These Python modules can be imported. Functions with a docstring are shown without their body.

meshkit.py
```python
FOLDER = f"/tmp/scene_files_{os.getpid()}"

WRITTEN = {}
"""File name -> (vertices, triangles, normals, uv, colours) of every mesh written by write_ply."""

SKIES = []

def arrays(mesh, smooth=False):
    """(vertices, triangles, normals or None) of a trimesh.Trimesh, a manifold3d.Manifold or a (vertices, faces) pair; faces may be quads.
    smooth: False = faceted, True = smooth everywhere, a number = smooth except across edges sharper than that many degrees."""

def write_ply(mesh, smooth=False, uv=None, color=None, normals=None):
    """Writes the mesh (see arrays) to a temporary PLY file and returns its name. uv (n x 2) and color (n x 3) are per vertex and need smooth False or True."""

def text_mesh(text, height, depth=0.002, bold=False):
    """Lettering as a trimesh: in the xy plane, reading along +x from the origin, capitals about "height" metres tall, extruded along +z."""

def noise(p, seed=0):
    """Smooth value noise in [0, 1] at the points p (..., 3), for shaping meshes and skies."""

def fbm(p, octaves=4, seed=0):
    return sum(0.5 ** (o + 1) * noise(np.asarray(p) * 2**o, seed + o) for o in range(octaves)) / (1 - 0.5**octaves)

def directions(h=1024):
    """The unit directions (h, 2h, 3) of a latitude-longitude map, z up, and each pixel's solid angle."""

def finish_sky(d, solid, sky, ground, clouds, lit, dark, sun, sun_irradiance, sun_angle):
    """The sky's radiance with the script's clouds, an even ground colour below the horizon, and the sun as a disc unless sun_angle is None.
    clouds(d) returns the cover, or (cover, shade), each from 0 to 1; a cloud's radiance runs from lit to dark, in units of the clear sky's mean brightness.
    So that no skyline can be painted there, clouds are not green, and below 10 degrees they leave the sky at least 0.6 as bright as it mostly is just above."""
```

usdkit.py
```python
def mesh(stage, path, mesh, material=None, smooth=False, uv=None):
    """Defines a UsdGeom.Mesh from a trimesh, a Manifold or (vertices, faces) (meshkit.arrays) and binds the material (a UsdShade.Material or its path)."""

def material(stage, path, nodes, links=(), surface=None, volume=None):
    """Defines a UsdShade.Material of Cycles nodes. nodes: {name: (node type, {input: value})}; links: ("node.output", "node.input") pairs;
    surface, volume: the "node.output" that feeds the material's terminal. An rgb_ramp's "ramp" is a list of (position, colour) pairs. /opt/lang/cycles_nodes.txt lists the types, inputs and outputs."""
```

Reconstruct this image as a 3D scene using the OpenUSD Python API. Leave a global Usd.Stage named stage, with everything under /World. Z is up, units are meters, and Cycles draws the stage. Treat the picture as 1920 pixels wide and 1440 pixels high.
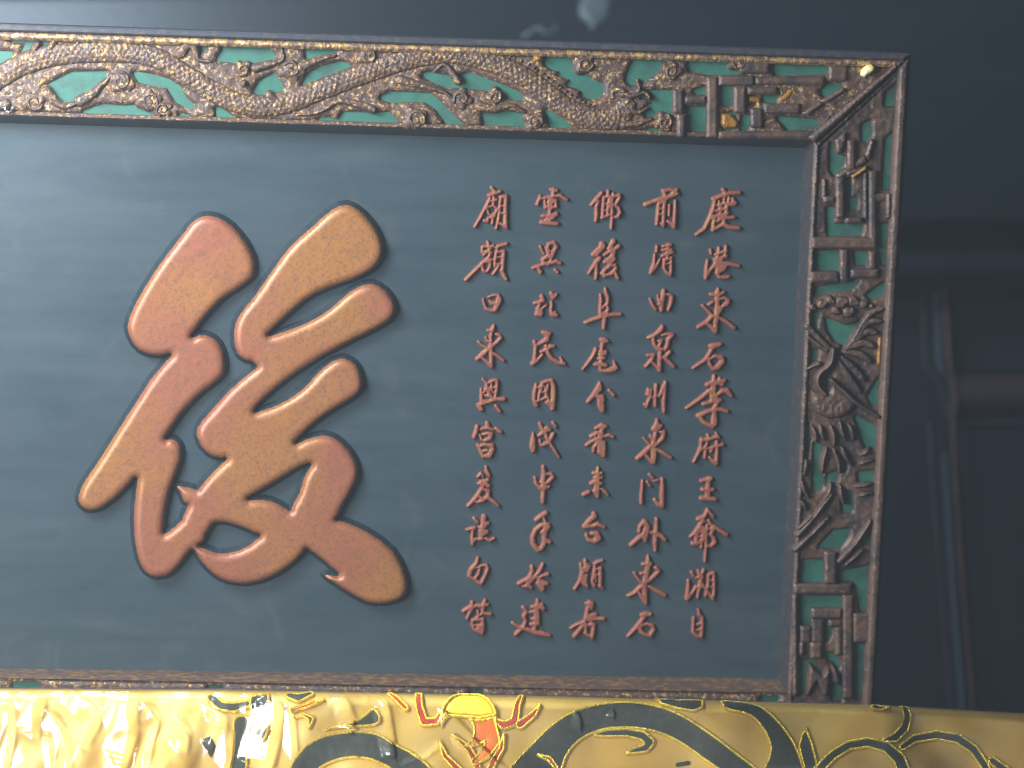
import math, random
import numpy as np, trimesh, shapely
from shapely.geometry import Polygon, Point, LineString, MultiPoint
from shapely.ops import unary_union
from scipy.spatial import Delaunay
import usdkit, meshkit
from pxr import Usd, UsdGeom, UsdLux, UsdShade, Gf, Sdf

random.seed(7)
RNG = np.random.default_rng(7)
stage = Usd.Stage.CreateInMemory()
UsdGeom.SetStageUpAxis(stage, UsdGeom.Tokens.z)
UsdGeom.SetStageMetersPerUnit(stage, 1.0)
UsdGeom.Xform.Define(stage, '/World')
UsdGeom.Scope.Define(stage, '/World/Looks')

# ------------------------------------------------------------------ camera
F, DIST = 5445.0, 5.445                      # focal length in picture widths/1920, metres to the plaque
PITCH, ROLL = math.radians(20), -0.01332
EYE = np.array([0.0, 0.0, 1.6])
FWD = np.array([0, math.cos(PITCH), math.sin(PITCH)])
_r0 = np.array([1.0, 0, 0]); _u0 = np.cross(_r0, FWD)
RIGHT = _r0 * math.cos(ROLL) + _u0 * math.sin(ROLL)
UP = -_r0 * math.sin(ROLL) + _u0 * math.cos(ROLL)
cam = UsdGeom.Camera.Define(stage, '/World/camera')
cam.CreateHorizontalApertureAttr(36.0); cam.CreateVerticalApertureAttr(27.0)
cam.CreateFocalLengthAttr(36.0 * F / 1920)
cam.CreateClippingRangeAttr(Gf.Vec2f(0.05, 100))
cam.CreateFStopAttr(FSTOP := 1.5); cam.CreateFocusDistanceAttr(5.28)
cam.CreateExposureAttr(0.65)
cam.AddTransformOp().Set(Gf.Matrix4d(*RIGHT, 0, *UP, 0, *(-FWD), 0, *EYE, 1))

# ------------------------------------------------------------------ unseen lamps from the left, and an added fill behind the viewer
def rect_light(name, pos, target, w, h, intensity, color):
    l = UsdLux.RectLight.Define(stage, '/World/' + name)
    l.CreateWidthAttr(w); l.CreateHeightAttr(h); l.CreateIntensityAttr(intensity); l.CreateColorAttr(Gf.Vec3f(*color))
    z = np.array(pos, float) - np.array(target, float); z /= np.linalg.norm(z)
    x = np.cross([0, 0, 1.0], z); x /= np.linalg.norm(x); y = np.cross(z, x)
    l.AddTransformOp().Set(Gf.Matrix4d(*x, 0, *y, 0, *z, 0, *map(float, pos), 1))
    return l
rect_light('unseen_upper_left_light', (-1.24, 3.62, 3.95), (-0.35, 5.3, 3.5), 0.55, 0.55, 42.0, (0.86, 0.96, 1.04))  # out of view, placed to light plaque and haze from the upper left
rect_light('unseen_beam_light', (-2.05, 3.3, 6.25), (-0.9, 6.42, 4.7), 1.1, 1.0, 23.0, (0.74, 0.93, 1.12))  # out of view, placed for the sheen on the left of the beam
rect_light('added_fill_light', (-0.6, -2.5, 2.6), (0, 5.2, 3.4), 7.0, 4.0, 0.35, (0.82, 0.94, 1.0))  # weak fill added behind the viewer
rect_light('unseen_left_light', (-2.5, 1.7, 2.5), (-0.7, 5.1, 3.3), 1.5, 1.8, 17.5, (0.90, 0.98, 1.04))  # out of view, placed for the sheen on panel and film at left

# ------------------------------------------------------------------ plaque frame of reference
_a, _e = 0.10553, 0.49632
PN = np.array([math.sin(_a) * math.cos(_e), -math.cos(_a) * math.cos(_e), -math.sin(_e)])
PU = np.array([math.cos(_a), math.sin(_a), 0.0]); PV = np.cross(PN, PU)
PO = EYE + FWD * DIST
BASE_V = -0.74                                # the plaque's lower edge, its base
def ray(p):
    p = np.asarray(p, float)
    return FWD * F + RIGHT * (p[..., :1] - 960) + UP * (720 - p[..., 1:2])
def loc(p, w=0.0):
    """photograph position -> plaque coordinates (u, v) in metres on the plane w in front of the panel"""
    d = ray(p); o = EYE - PO
    t = (w - o @ PN) / (d @ PN)
    q = o + d * t[..., None]
    return np.stack([q @ PU, q @ PV - BASE_V], -1)
def wall(p, Y):
    """photograph position -> world point on the upright plane y = Y"""
    d = ray(p); t = (Y - EYE[1]) / d[..., 1]
    return EYE + d * t[..., None]

# ------------------------------------------------------------------ materials
LOOKS = '/World/Looks/'
def speckled(name, base, second, scale=(60, 60, 60), lo=.5, hi=.62, rough=.5, metal=0.0, metal2=None, bump=.25, bump_scale=180, third=None, third_scale=6, spec=.5, bdist=.002, coat=0.0):
    nodes = {
        'tc': ('texture_coordinate', {}), 'mp': ('mapping', {'scale': scale}),
        'n': ('noise_texture', {'scale': 1.0, 'detail': 4, 'roughness': .6}),
        'r': ('map_range', {'from_min': lo, 'from_max': hi, 'clamp': True}),
        'm': ('mix_color', {'a': base, 'b': second}),
        'nb': ('noise_texture', {'scale': bump_scale, 'detail': 3}),
        'b': ('bump', {'strength': bump, 'distance': bdist}),
        'p': ('principled_bsdf', {'roughness': rough, 'metallic': metal, 'specular_ior_level': spec, 'coat_weight': coat, 'coat_roughness': .25})}
    links = [('tc.object', 'mp.vector'), ('mp.vector', 'n.vector'), ('n.fac', 'r.value'), ('r.result', 'm.fac'),
             ('tc.object', 'nb.vector'), ('nb.fac', 'b.height'), ('b.normal', 'p.normal'), ('m.result', 'p.base_color')]
    if third is not None:
        nodes['n3'] = ('noise_texture', {'scale': third_scale, 'detail': 2})
        nodes['r3'] = ('map_range', {'from_min': .42, 'from_max': .62, 'clamp': True})
        nodes['m3'] = ('mix_color', {'a': base, 'b': third})
        links += [('tc.object', 'n3.vector'), ('n3.fac', 'r3.value'), ('r3.result', 'm3.fac'), ('m3.result', 'm.a')]
    if metal2 is not None:
        nodes['mm'] = ('mix_float', {'a': metal, 'b': metal2}); links += [('r.result', 'mm.fac'), ('mm.result', 'p.metallic')]
    return usdkit.material(stage, LOOKS + name, nodes, links, surface='p.BSDF')

M = {}
M['lacquer'] = usdkit.material(stage, LOOKS + 'slate_lacquer', {
    'tc': ('texture_coordinate', {}), 'm1': ('mapping', {'scale': (5, 40, 38)}), 'm2': ('mapping', {'scale': (3, 9, 9)}),
    'n1': ('noise_texture', {'detail': 5, 'roughness': .65}), 'n2': ('noise_texture', {'detail': 4, 'distortion': .6}), 'n3': ('noise_texture', {'scale': 420, 'detail': 2}), 'n4': ('noise_texture', {'scale': 9, 'detail': 5, 'distortion': 1.2}),
    'c1': ('rgb_ramp', {'ramp': [(.3, (.033, .050, .061)), (.7, (.043, .063, .074))]}), 'c2': ('mix_color', {'b': (.062, .076, .08)}), 'f2': ('map_range', {'from_min': .60, 'from_max': .80, 'to_max': .8, 'clamp': True}),
    'c3': ('mix_color', {'blend_type': 'multiply', 'fac': .35}), 'g3': ('map_range', {'from_min': .3, 'from_max': .7, 'to_min': .6, 'to_max': 1.35}),
    'rr': ('map_range', {'from_min': .3, 'from_max': .7, 'to_min': .28, 'to_max': .52}), 'b': ('bump', {'strength': .12, 'distance': .001}),
    'p': ('principled_bsdf', {'specular_ior_level': .45})},
    [('tc.object', 'm1.vector'), ('tc.object', 'm2.vector'), ('m1.vector', 'n1.vector'), ('m2.vector', 'n2.vector'), ('tc.object', 'n3.vector'), ('tc.object', 'n4.vector'), ('n1.fac', 'c1.fac'), ('c1.color', 'c2.a'), ('n4.fac', 'f2.value'), ('f2.result', 'c2.fac'),
     ('c2.result', 'c3.a'), ('n3.fac', 'g3.value'), ('g3.result', 'c3.b'), ('n2.fac', 'rr.value'), ('rr.result', 'p.roughness'), ('c3.result', 'p.base_color'), ('n1.fac', 'b.height'), ('b.normal', 'p.normal')], surface='p.BSDF')
M['top_bevel'] = speckled('shade_toned_bevel', (0.039, 0.04875, 0.05525), (0.0585, 0.0585, 0.06175), scale=(40, 40, 40), rough=.4, bump=.15)  # top bevel: the shade under the rail is put into this colour
M['gap_shade_black'] = speckled('gap_shade_black', (.012, .014, .018), (.018, .02, .024), scale=(4, 30, 30), rough=.6, bump=.2, bump_scale=50)  # near black, painted in for the shade of the gap under the beam
M['dark_lacquer'] = speckled('dark_lacquer', (0.0168, 0.0252, 0.0322), (0.0238, 0.0336, 0.0406), scale=(40, 40, 40), rough=.4, bump=.15)
M['copper'] = speckled('copper_gilding', (0.3208, 0.105, 0.05364), (0.196, 0.08839, 0.05875), scale=(230, 230, 230), lo=.46, hi=.68, rough=.42, metal=.22, bump=.15, bump_scale=420, third=(0.3445, 0.1409, 0.03831), third_scale=4.2, bdist=.0008)  # third tint: golden light reflected from the cloth, put into the colour
M['text_copper'] = speckled('text_copper', (0.2427, 0.07217, 0.04576), (0.2746, 0.1083, 0.04464), scale=(30, 30, 30), lo=.52, hi=.66, rough=.6, metal=.1, bump=.2, bump_scale=300)
M['carved'] = speckled('worn_carved_gilding', (0.099, 0.0528, 0.0363), (0.4884, 0.2838, 0.099), scale=(150, 150, 150), lo=.54, hi=.66, rough=.5, metal=.1, metal2=.25, bump=.5, bump_scale=260, third=(0.0759, 0.04752, 0.0429), third_scale=18, bdist=.003)
M['fret'] = speckled('worn_fret_gilding', (.110, .062, .045), (0.2604, 0.1488, 0.0744), scale=(110, 110, 110), lo=.58, hi=.74, rough=.5, metal=.1, metal2=.4, bump=.4, bump_scale=240, third=(0.0527, 0.0372, 0.03472), third_scale=18)
M['edge_gilt'] = speckled('flaked_gilt_edge', (0.15, 0.09375, 0.075), (0.675, 0.42, 0.165), scale=(110, 50, 70), lo=.47, hi=.57, rough=.38, metal=.1, metal2=.55, bump=.6, bump_scale=220, bdist=.003)
M['outer_lip'] = speckled('grey_brown_lip', (0.03575, 0.039, 0.04875), (0.065, 0.052, 0.052), scale=(80, 80, 80), rough=.42, bump=.3)
M['bevel'] = speckled('brown_bevel', (0.0377, 0.03575, 0.039), (0.065, 0.0507, 0.0468), scale=(35, 60, 60), lo=.5, hi=.7, rough=.42, metal=.1, bump=.3)
M['lit_low_gilt'] = speckled('gold_brown_bevel', (0.102, 0.0612, 0.05304), (0.3536, 0.1972, 0.068), scale=(60, 130, 130), lo=.48, hi=.66, rough=.4, metal=.15, metal2=.5, bump=.4)  # worn gilding, painted lighter for the light the lower bevel catches
M['green'] = speckled('green_ground', (0.0288, 0.117, 0.084), (0.03, 0.072, 0.06), scale=(24, 24, 24), lo=.48, hi=.7, rough=.5, bump=.15, third=(0.0288, 0.123, 0.087), third_scale=7)
M['amber'] = speckled('amber_stain', (0.294, 0.133, 0.021), (0.21, 0.084, 0.021), scale=(90, 90, 90), rough=.35, bump=.3)
M['wax'] = speckled('pale_wax', (.78, .66, .34), (.62, .40, .10), scale=(60, 60, 60), rough=.35, bump=.2)
M['timber'] = speckled('dark_timber', spec=.2, base=(0.00825, 0.012, 0.0195), second=(0.012, 0.0165, 0.0255), scale=(4, 30, 30), lo=.35, hi=.7, rough=.5, bump=.2, bump_scale=50)
M['beam'] = speckled('beam_timber', (0.0039, 0.00819, 0.01326), (0.00585, 0.0117, 0.01794), scale=(3, 30, 30), lo=.35, hi=.7, rough=.33, bump=.2, bump_scale=50, spec=.45)
M['red_timber'] = speckled('red_brown_timber', (0.05434, 0.02646, 0.03392), (0.04106, 0.02646, 0.03591), scale=(5, 30, 30), rough=.45, bump=.2)
M['bead'] = speckled('red_gilt_bead', (0.1003, 0.03952, 0.02675), (0.1839, 0.0836, 0.03405), scale=(40, 40, 12), rough=.4, metal=.1, bump=.2)
M['grey_moulding'] = speckled('grey_moulding', (0.0408, 0.05712, 0.0816), (0.03264, 0.04624, 0.068), scale=(40, 40, 8), rough=.5, bump=.1)
M['satin'] = speckled('gold_satin', (.84, .52, .085), (.76, .48, .095), scale=(14, 14, 14), lo=.35, hi=.7, rough=.36, metal=.15, bump=.2, bump_scale=500, third=(.74, .54, .16), third_scale=3, bdist=.001)
M['velvet'] = speckled('dark_velvet', (0.048, 0.048, 0.0304), (0.072, 0.072, 0.048), scale=(60, 60, 60), rough=.7, bump=.4, bump_scale=420)
M['thread'] = speckled('gold_thread', (.42, .28, .06), (1.0, .74, .07), scale=(260, 260, 260), lo=.34, hi=.46, rough=.35, metal=.3, bump=.8, bump_scale=420, bdist=.003)
M['red'] = speckled('red_embroidery', (.66, .05, .022), (.48, .035, .02), scale=(80, 80, 80), rough=.5, bump=.5, bump_scale=420)
M['yellow'] = speckled('yellow_embroidery', (.92, .60, .03), (.80, .48, .03), scale=(60, 60, 60), rough=.45, bump=.5, bump_scale=420)
M['orange'] = speckled('orange_embroidery', (.95, .26, .01), (.85, .30, .015), scale=(60, 60, 60), rough=.45, bump=.5, bump_scale=420)
M['iron'] = speckled('pale_metal', (.45, .48, .48), (.3, .33, .34), rough=.3, metal=.7)
def film_material(name, body, tint, rough):
    return usdkit.material(stage, LOOKS + name, {
        'fr': ('fresnel', {'IOR': 1.5}), 'ad': ('math', {'math_type': 'multiply_add', 'value2': 1.15, 'value3': .004, 'use_clamp': True}),
        't': ('transparent_bsdf', {'color': (.97, .97, .96)}), 'g': ('glossy_bsdf', {'color': (1, 1, 1), 'roughness': rough}),
        'd': ('diffuse_bsdf', {'color': tint}), 'mx': ('mix_closure', {}), 'my': ('mix_closure', {'fac': body})},
        [('fr.fac', 'ad.value1'), ('ad.value', 'mx.fac'), ('t.BSDF', 'mx.closure1'), ('g.BSDF', 'mx.closure2'), ('mx.closure', 'my.closure1'), ('d.BSDF', 'my.closure2')], surface='my.closure')
M['film'] = film_material('clear_film', .012, (.8, .8, .78), .12)
M['scrap'] = film_material('torn_film', .34, (.16, .22, .24), .4)

# ------------------------------------------------------------------ prims
TAKEN = {}
def numbered(path):
    k = TAKEN.get(path, 0); TAKEN[path] = k + 1
    return path if k == 0 else f'{path}_{k:03d}'
def obj(name, mesh, mat, parent='/World', smooth=40, label=None):
    path = numbered(f'{parent}/{name}')
    m = usdkit.mesh(stage, path, mesh, M[mat], smooth=smooth)
    if label: m.GetPrim().SetCustomDataByKey('label', label)
    return path
def tag(path, label, cat, group=None, kind=None):
    p = stage.GetPrimAtPath(path)
    if label: p.SetCustomDataByKey('label', label)
    if cat: p.SetCustomDataByKey('category', cat)
    if group: p.SetCustomDataByKey('group', group)
    if kind: p.SetCustomDataByKey('kind', kind)
    return path
def thing(name, label, cat):
    path = numbered('/World/' + name); UsdGeom.Xform.Define(stage, path)
    return tag(path, label, cat)

# ------------------------------------------------------------------ shapes
def parts(poly):
    return [g for g in getattr(poly, 'geoms', [poly]) if g.geom_type == 'Polygon' and g.area > 4]
def resample(ring, step):
    n = max(6, int(ring.length / step))
    return np.array([ring.interpolate(k / n, normalized=True).coords[0] for k in range(n)])
def relief(poly, surf, base, edge, top, r, step, extra=None, flare=0.0, split=False, jitter=0.0):
    """Carved relief over a drawn outline: a cushion that climbs from 'edge' at its outline to 'top' r inside it, with side walls down to 'base'.
    surf(p, h) places outline positions p at heights h."""
    V, Fc, SV, SF = [], [], [], []
    nv = ns = 0
    for g in parts(poly):
        rings = [g.exterior, *g.interiors]
        b = np.vstack([resample(x, step) for x in rings])
        x0, y0, x1, y1 = g.bounds
        gx, gy = np.meshgrid(np.arange(x0, x1, step), np.arange(y0, y1, step * .87))
        gx[1::2] += step / 2
        c = np.stack([gx.ravel(), gy.ravel()], 1) + RNG.uniform(-.12, .12, (gx.size, 2)) * step
        bd = g.boundary
        c = c[shapely.contains_xy(g, c[:, 0], c[:, 1])]
        if len(c): c = c[shapely.distance(shapely.points(c), bd) > step * .55]
        p = np.vstack([b, c])
        if len(p) < 4: continue
        tri = Delaunay(p).simplices
        cen = p[tri].mean(1)
        tri = tri[shapely.contains_xy(g, cen[:, 0], cen[:, 1])]
        ar = np.cross(p[tri[:, 1]] - p[tri[:, 0]], p[tri[:, 2]] - p[tri[:, 0]])
        tri = tri[np.abs(ar) > 1e-6]; ar = ar[np.abs(ar) > 1e-6]
        tri[ar > 0] = tri[ar > 0][:, ::-1]            # picture y runs down: turn towards the viewer
        d = shapely.distance(shapely.points(p), bd); d[:len(b)] = 0
        q = np.clip(d / r, 0, 1)
        h = edge + (top - edge) * np.sqrt(np.maximum(0, 1 - (1 - q) ** 2))
        if extra is not None: h = h + extra(p) * np.clip(d / (step * 1.5), 0, 1)
        if jitter: p[:len(b)] += RNG.normal(0, jitter, (len(b), 2))
        V.append(surf(p, h, base)); Fc.append(tri + nv)
        e = np.vstack([tri[:, [0, 1]], tri[:, [1, 2]], tri[:, [2, 0]]])
        key = {}
        for a, bb in e: key[(a, bb)] = 1
        be = np.array([(a, bb) for a, bb in key if (bb, a) not in key])
        nrm = np.zeros((len(p), 2))
        ev = p[be[:, 1]] - p[be[:, 0]]; en = np.stack([ev[:, 1], -ev[:, 0]], 1); en /= np.linalg.norm(en, axis=1, keepdims=True) + 1e-9
        np.add.at(nrm, be[:, 0], en); np.add.at(nrm, be[:, 1], en)
        L = np.linalg.norm(nrm, axis=1, keepdims=True); nrm = np.where(L > 0, nrm / np.maximum(L, 1e-9), 0)
        for _ in range(4 if flare > 2 else 0):
            acc = nrm.copy(); np.add.at(acc, be[:, 0], nrm[be[:, 1]]); np.add.at(acc, be[:, 1], nrm[be[:, 0]])
            L = np.linalg.norm(acc, axis=1, keepdims=True); nrm = np.where(L > 0, acc / np.maximum(L, 1e-9), 0)
        mid = (p[be[:, 0]] + p[be[:, 1]]) / 2 + nrm[be[:, 0]] * 1.2
        sgn = -1 if shapely.contains_xy(g, mid[:, 0], mid[:, 1]).mean() > .5 else 1
        bi = np.unique(be); back = {v: k for k, v in enumerate(bi)}
        topv = surf(p[bi], h[bi], base)
        lowv = surf(p[bi] + nrm[bi] * sgn * flare, np.full(len(bi), base), base)
        n = len(bi)
        f = np.array([[back[a], back[bb]] for a, bb in be])
        quad = np.vstack([np.stack([f[:, 1], f[:, 0], f[:, 0] + n], 1), np.stack([f[:, 1], f[:, 0] + n, f[:, 1] + n], 1)])
        SV.append(np.vstack([topv, lowv])); SF.append(quad + ns)
        nv += len(p); ns += 2 * n
    if not V: return None
    if split: return (np.vstack(V), np.vstack(Fc)), (np.vstack(SV), np.vstack(SF))
    return np.vstack(V + SV), np.vstack(Fc + [s + nv for s in SF])
REF = {}
def on_plaque(ref):
    """outlines are read on the plane ref; heights are measured along the panel's normal"""
    def surf(p, h, base):
        uv = loc(p, ref)
        return np.stack([uv[:, 0], -np.asarray(h) * 1.0, uv[:, 1]], 1)      # plaque space: x = u, y = towards the wall, z = v
    return surf
def stroke(pts):
    """brush stroke: hulls of discs along (x, y, width)"""
    discs = [Point(x, y).buffer(max(w, 1.0) / 2, 8) for x, y, w in pts]
    return unary_union([MultiPoint(list(a.exterior.coords) + list(b.exterior.coords)).convex_hull for a, b in zip(discs, discs[1:])] or discs)
def strokes(text, x0, y0, s, thin=0.0):
    out = []
    for part in text.split(';'):
        v = np.array(part.split(), float).reshape(-1, 3)
        v[:, 0] = x0 + v[:, 0] / s; v[:, 1] = y0 + v[:, 1] / s; v[:, 2] = v[:, 2] / s - thin
        out.append(stroke(v))
    return unary_union(out)
def poly(text, x0=0, y0=0, s=1.0, soft=0):
    v = np.array(text.split(), float).reshape(-1, 2)
    for _ in range(soft if len(v) > 7 else 0):    # round the corners off, keeping sharp tips
        a, b = v - np.roll(v, 1, 0), np.roll(v, -1, 0) - v
        cs = (a * b).sum(1) / (np.linalg.norm(a, axis=1) * np.linalg.norm(b, axis=1) + 1e-9)
        out = []
        for k in range(len(v)):
            if cs[k] < -.2: out.append(v[k])
            else: out += [v[k] - a[k] * .25, v[k] + b[k] * .25]
        v = np.array(out)
    return Polygon(np.stack([x0 + v[:, 0] / s, y0 + v[:, 1] / s], 1)).buffer(0)
def block(pts, surf, base, top, bevel, shrink=1.0):
    """a bar or lath over a drawn quadrilateral, its upper edges chamfered"""
    g = Polygon(pts)
    if not g.exterior.is_ccw: pts = pts[::-1]
    p = np.asarray(pts, float); n = len(p)
    e = np.roll(p, -1, 0) - p; e /= np.linalg.norm(e, axis=1, keepdims=True)
    nn = np.stack([-e[:, 1], e[:, 0]], 1); n0 = np.roll(nn, 1, 0)
    mit = (nn + n0) / (1 + (nn * n0).sum(1))[:, None]
    i = p + mit * bevel
    v = np.vstack([surf(p, np.full(n, base), base), surf(p, np.full(n, top - bevel * .001), base), surf(i, np.full(n, top), base)])
    f = []
    for k in range(n):
        m = (k + 1) % n
        for L in (0, n): f += [(L + k, L + n + m, L + m), (L + k, L + n + k, L + n + m)]
    _, cap = trimesh.creation.triangulate_polygon(Polygon(i), engine='earcut') if n > 4 else (None, np.array([(0, 1, 2), (0, 2, 3)]))
    f += [tuple(2 * n + c[::-1]) for c in np.asarray(cap)]
    return v, np.array(f)
def box(x0, x1, y0, y1, z0, z1, chamfer=0.004):
    import manifold3d as m3
    c = chamfer
    pts = [(x, y, z) for x in (x0, x1) for y in (y0, y1) for z in (z0, z1)]
    cx, cy, cz = (x0 + x1) / 2, (y0 + y1) / 2, (z0 + z1) / 2
    q = []
    for x, y, z in pts:
        sx, sy, sz = np.sign(cx - x) * c, np.sign(cy - y) * c, np.sign(cz - z) * c
        q += [(x, y + sy, z + sz), (x + sx, y, z + sz), (x + sx, y + sy, z)]
    return m3.Manifold.hull_points(np.array(q))
def tube(path, radius, n=10):
    path = np.asarray(path, float); r = np.broadcast_to(radius, len(path))
    t = np.gradient(path, axis=0); t /= np.linalg.norm(t, axis=1, keepdims=True)
    ref = np.array([0, 1.0, 0]) if abs(t[0, 1]) < .9 else np.array([1.0, 0, 0])
    v, f = [], []
    for k in range(len(path)):
        a = np.cross(t[k], ref); a /= np.linalg.norm(a); b = np.cross(t[k], a)
        ang = np.linspace(0, 2 * np.pi, n, endpoint=False)
        v.append(path[k] + r[k] * (np.cos(ang)[:, None] * a + np.sin(ang)[:, None] * b))
    for k in range(len(path) - 1):
        for j in range(n):
            a, b = k * n + j, k * n + (j + 1) % n
            f += [(a, b, b + n), (a, b + n, a + n)]
    v = np.vstack(v + [path[:1], path[-1:]]); c0, c1 = len(v) - 2, len(v) - 1
    for j in range(n):
        f += [(c0, (j + 1) % n, j), (c1, c1 - 1 - n + j - 0, 0)] if False else [(c0, (j + 1) % n, j), (c1, (len(path) - 1) * n + j, (len(path) - 1) * n + (j + 1) % n)]
    return v, np.array(f)
def curve(pts, n=12):
    """smooth path through points of any dimension (Catmull-Rom)"""
    p = np.asarray(pts, float); p = np.vstack([2 * p[0] - p[1], p, 2 * p[-1] - p[-2]])
    out = []
    for i in range(1, len(p) - 2):
        for t in np.linspace(0, 1, n, endpoint=False):
            out.append(.5 * (2 * p[i] + (p[i + 1] - p[i - 1]) * t + (2 * p[i - 1] - 5 * p[i] + 4 * p[i + 1] - p[i + 2]) * t ** 2 + (3 * p[i] - p[i - 1] - 3 * p[i + 1] + p[i + 2]) * t ** 3))
    return np.array(out + [p[-2]])
def fb(p, scale, seed=0, octaves=3):
    q = np.column_stack([np.asarray(p)[:, :2] / scale, np.zeros(len(p))]) + 100
    return meshkit.fbm(q, octaves, seed) - .5
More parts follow.
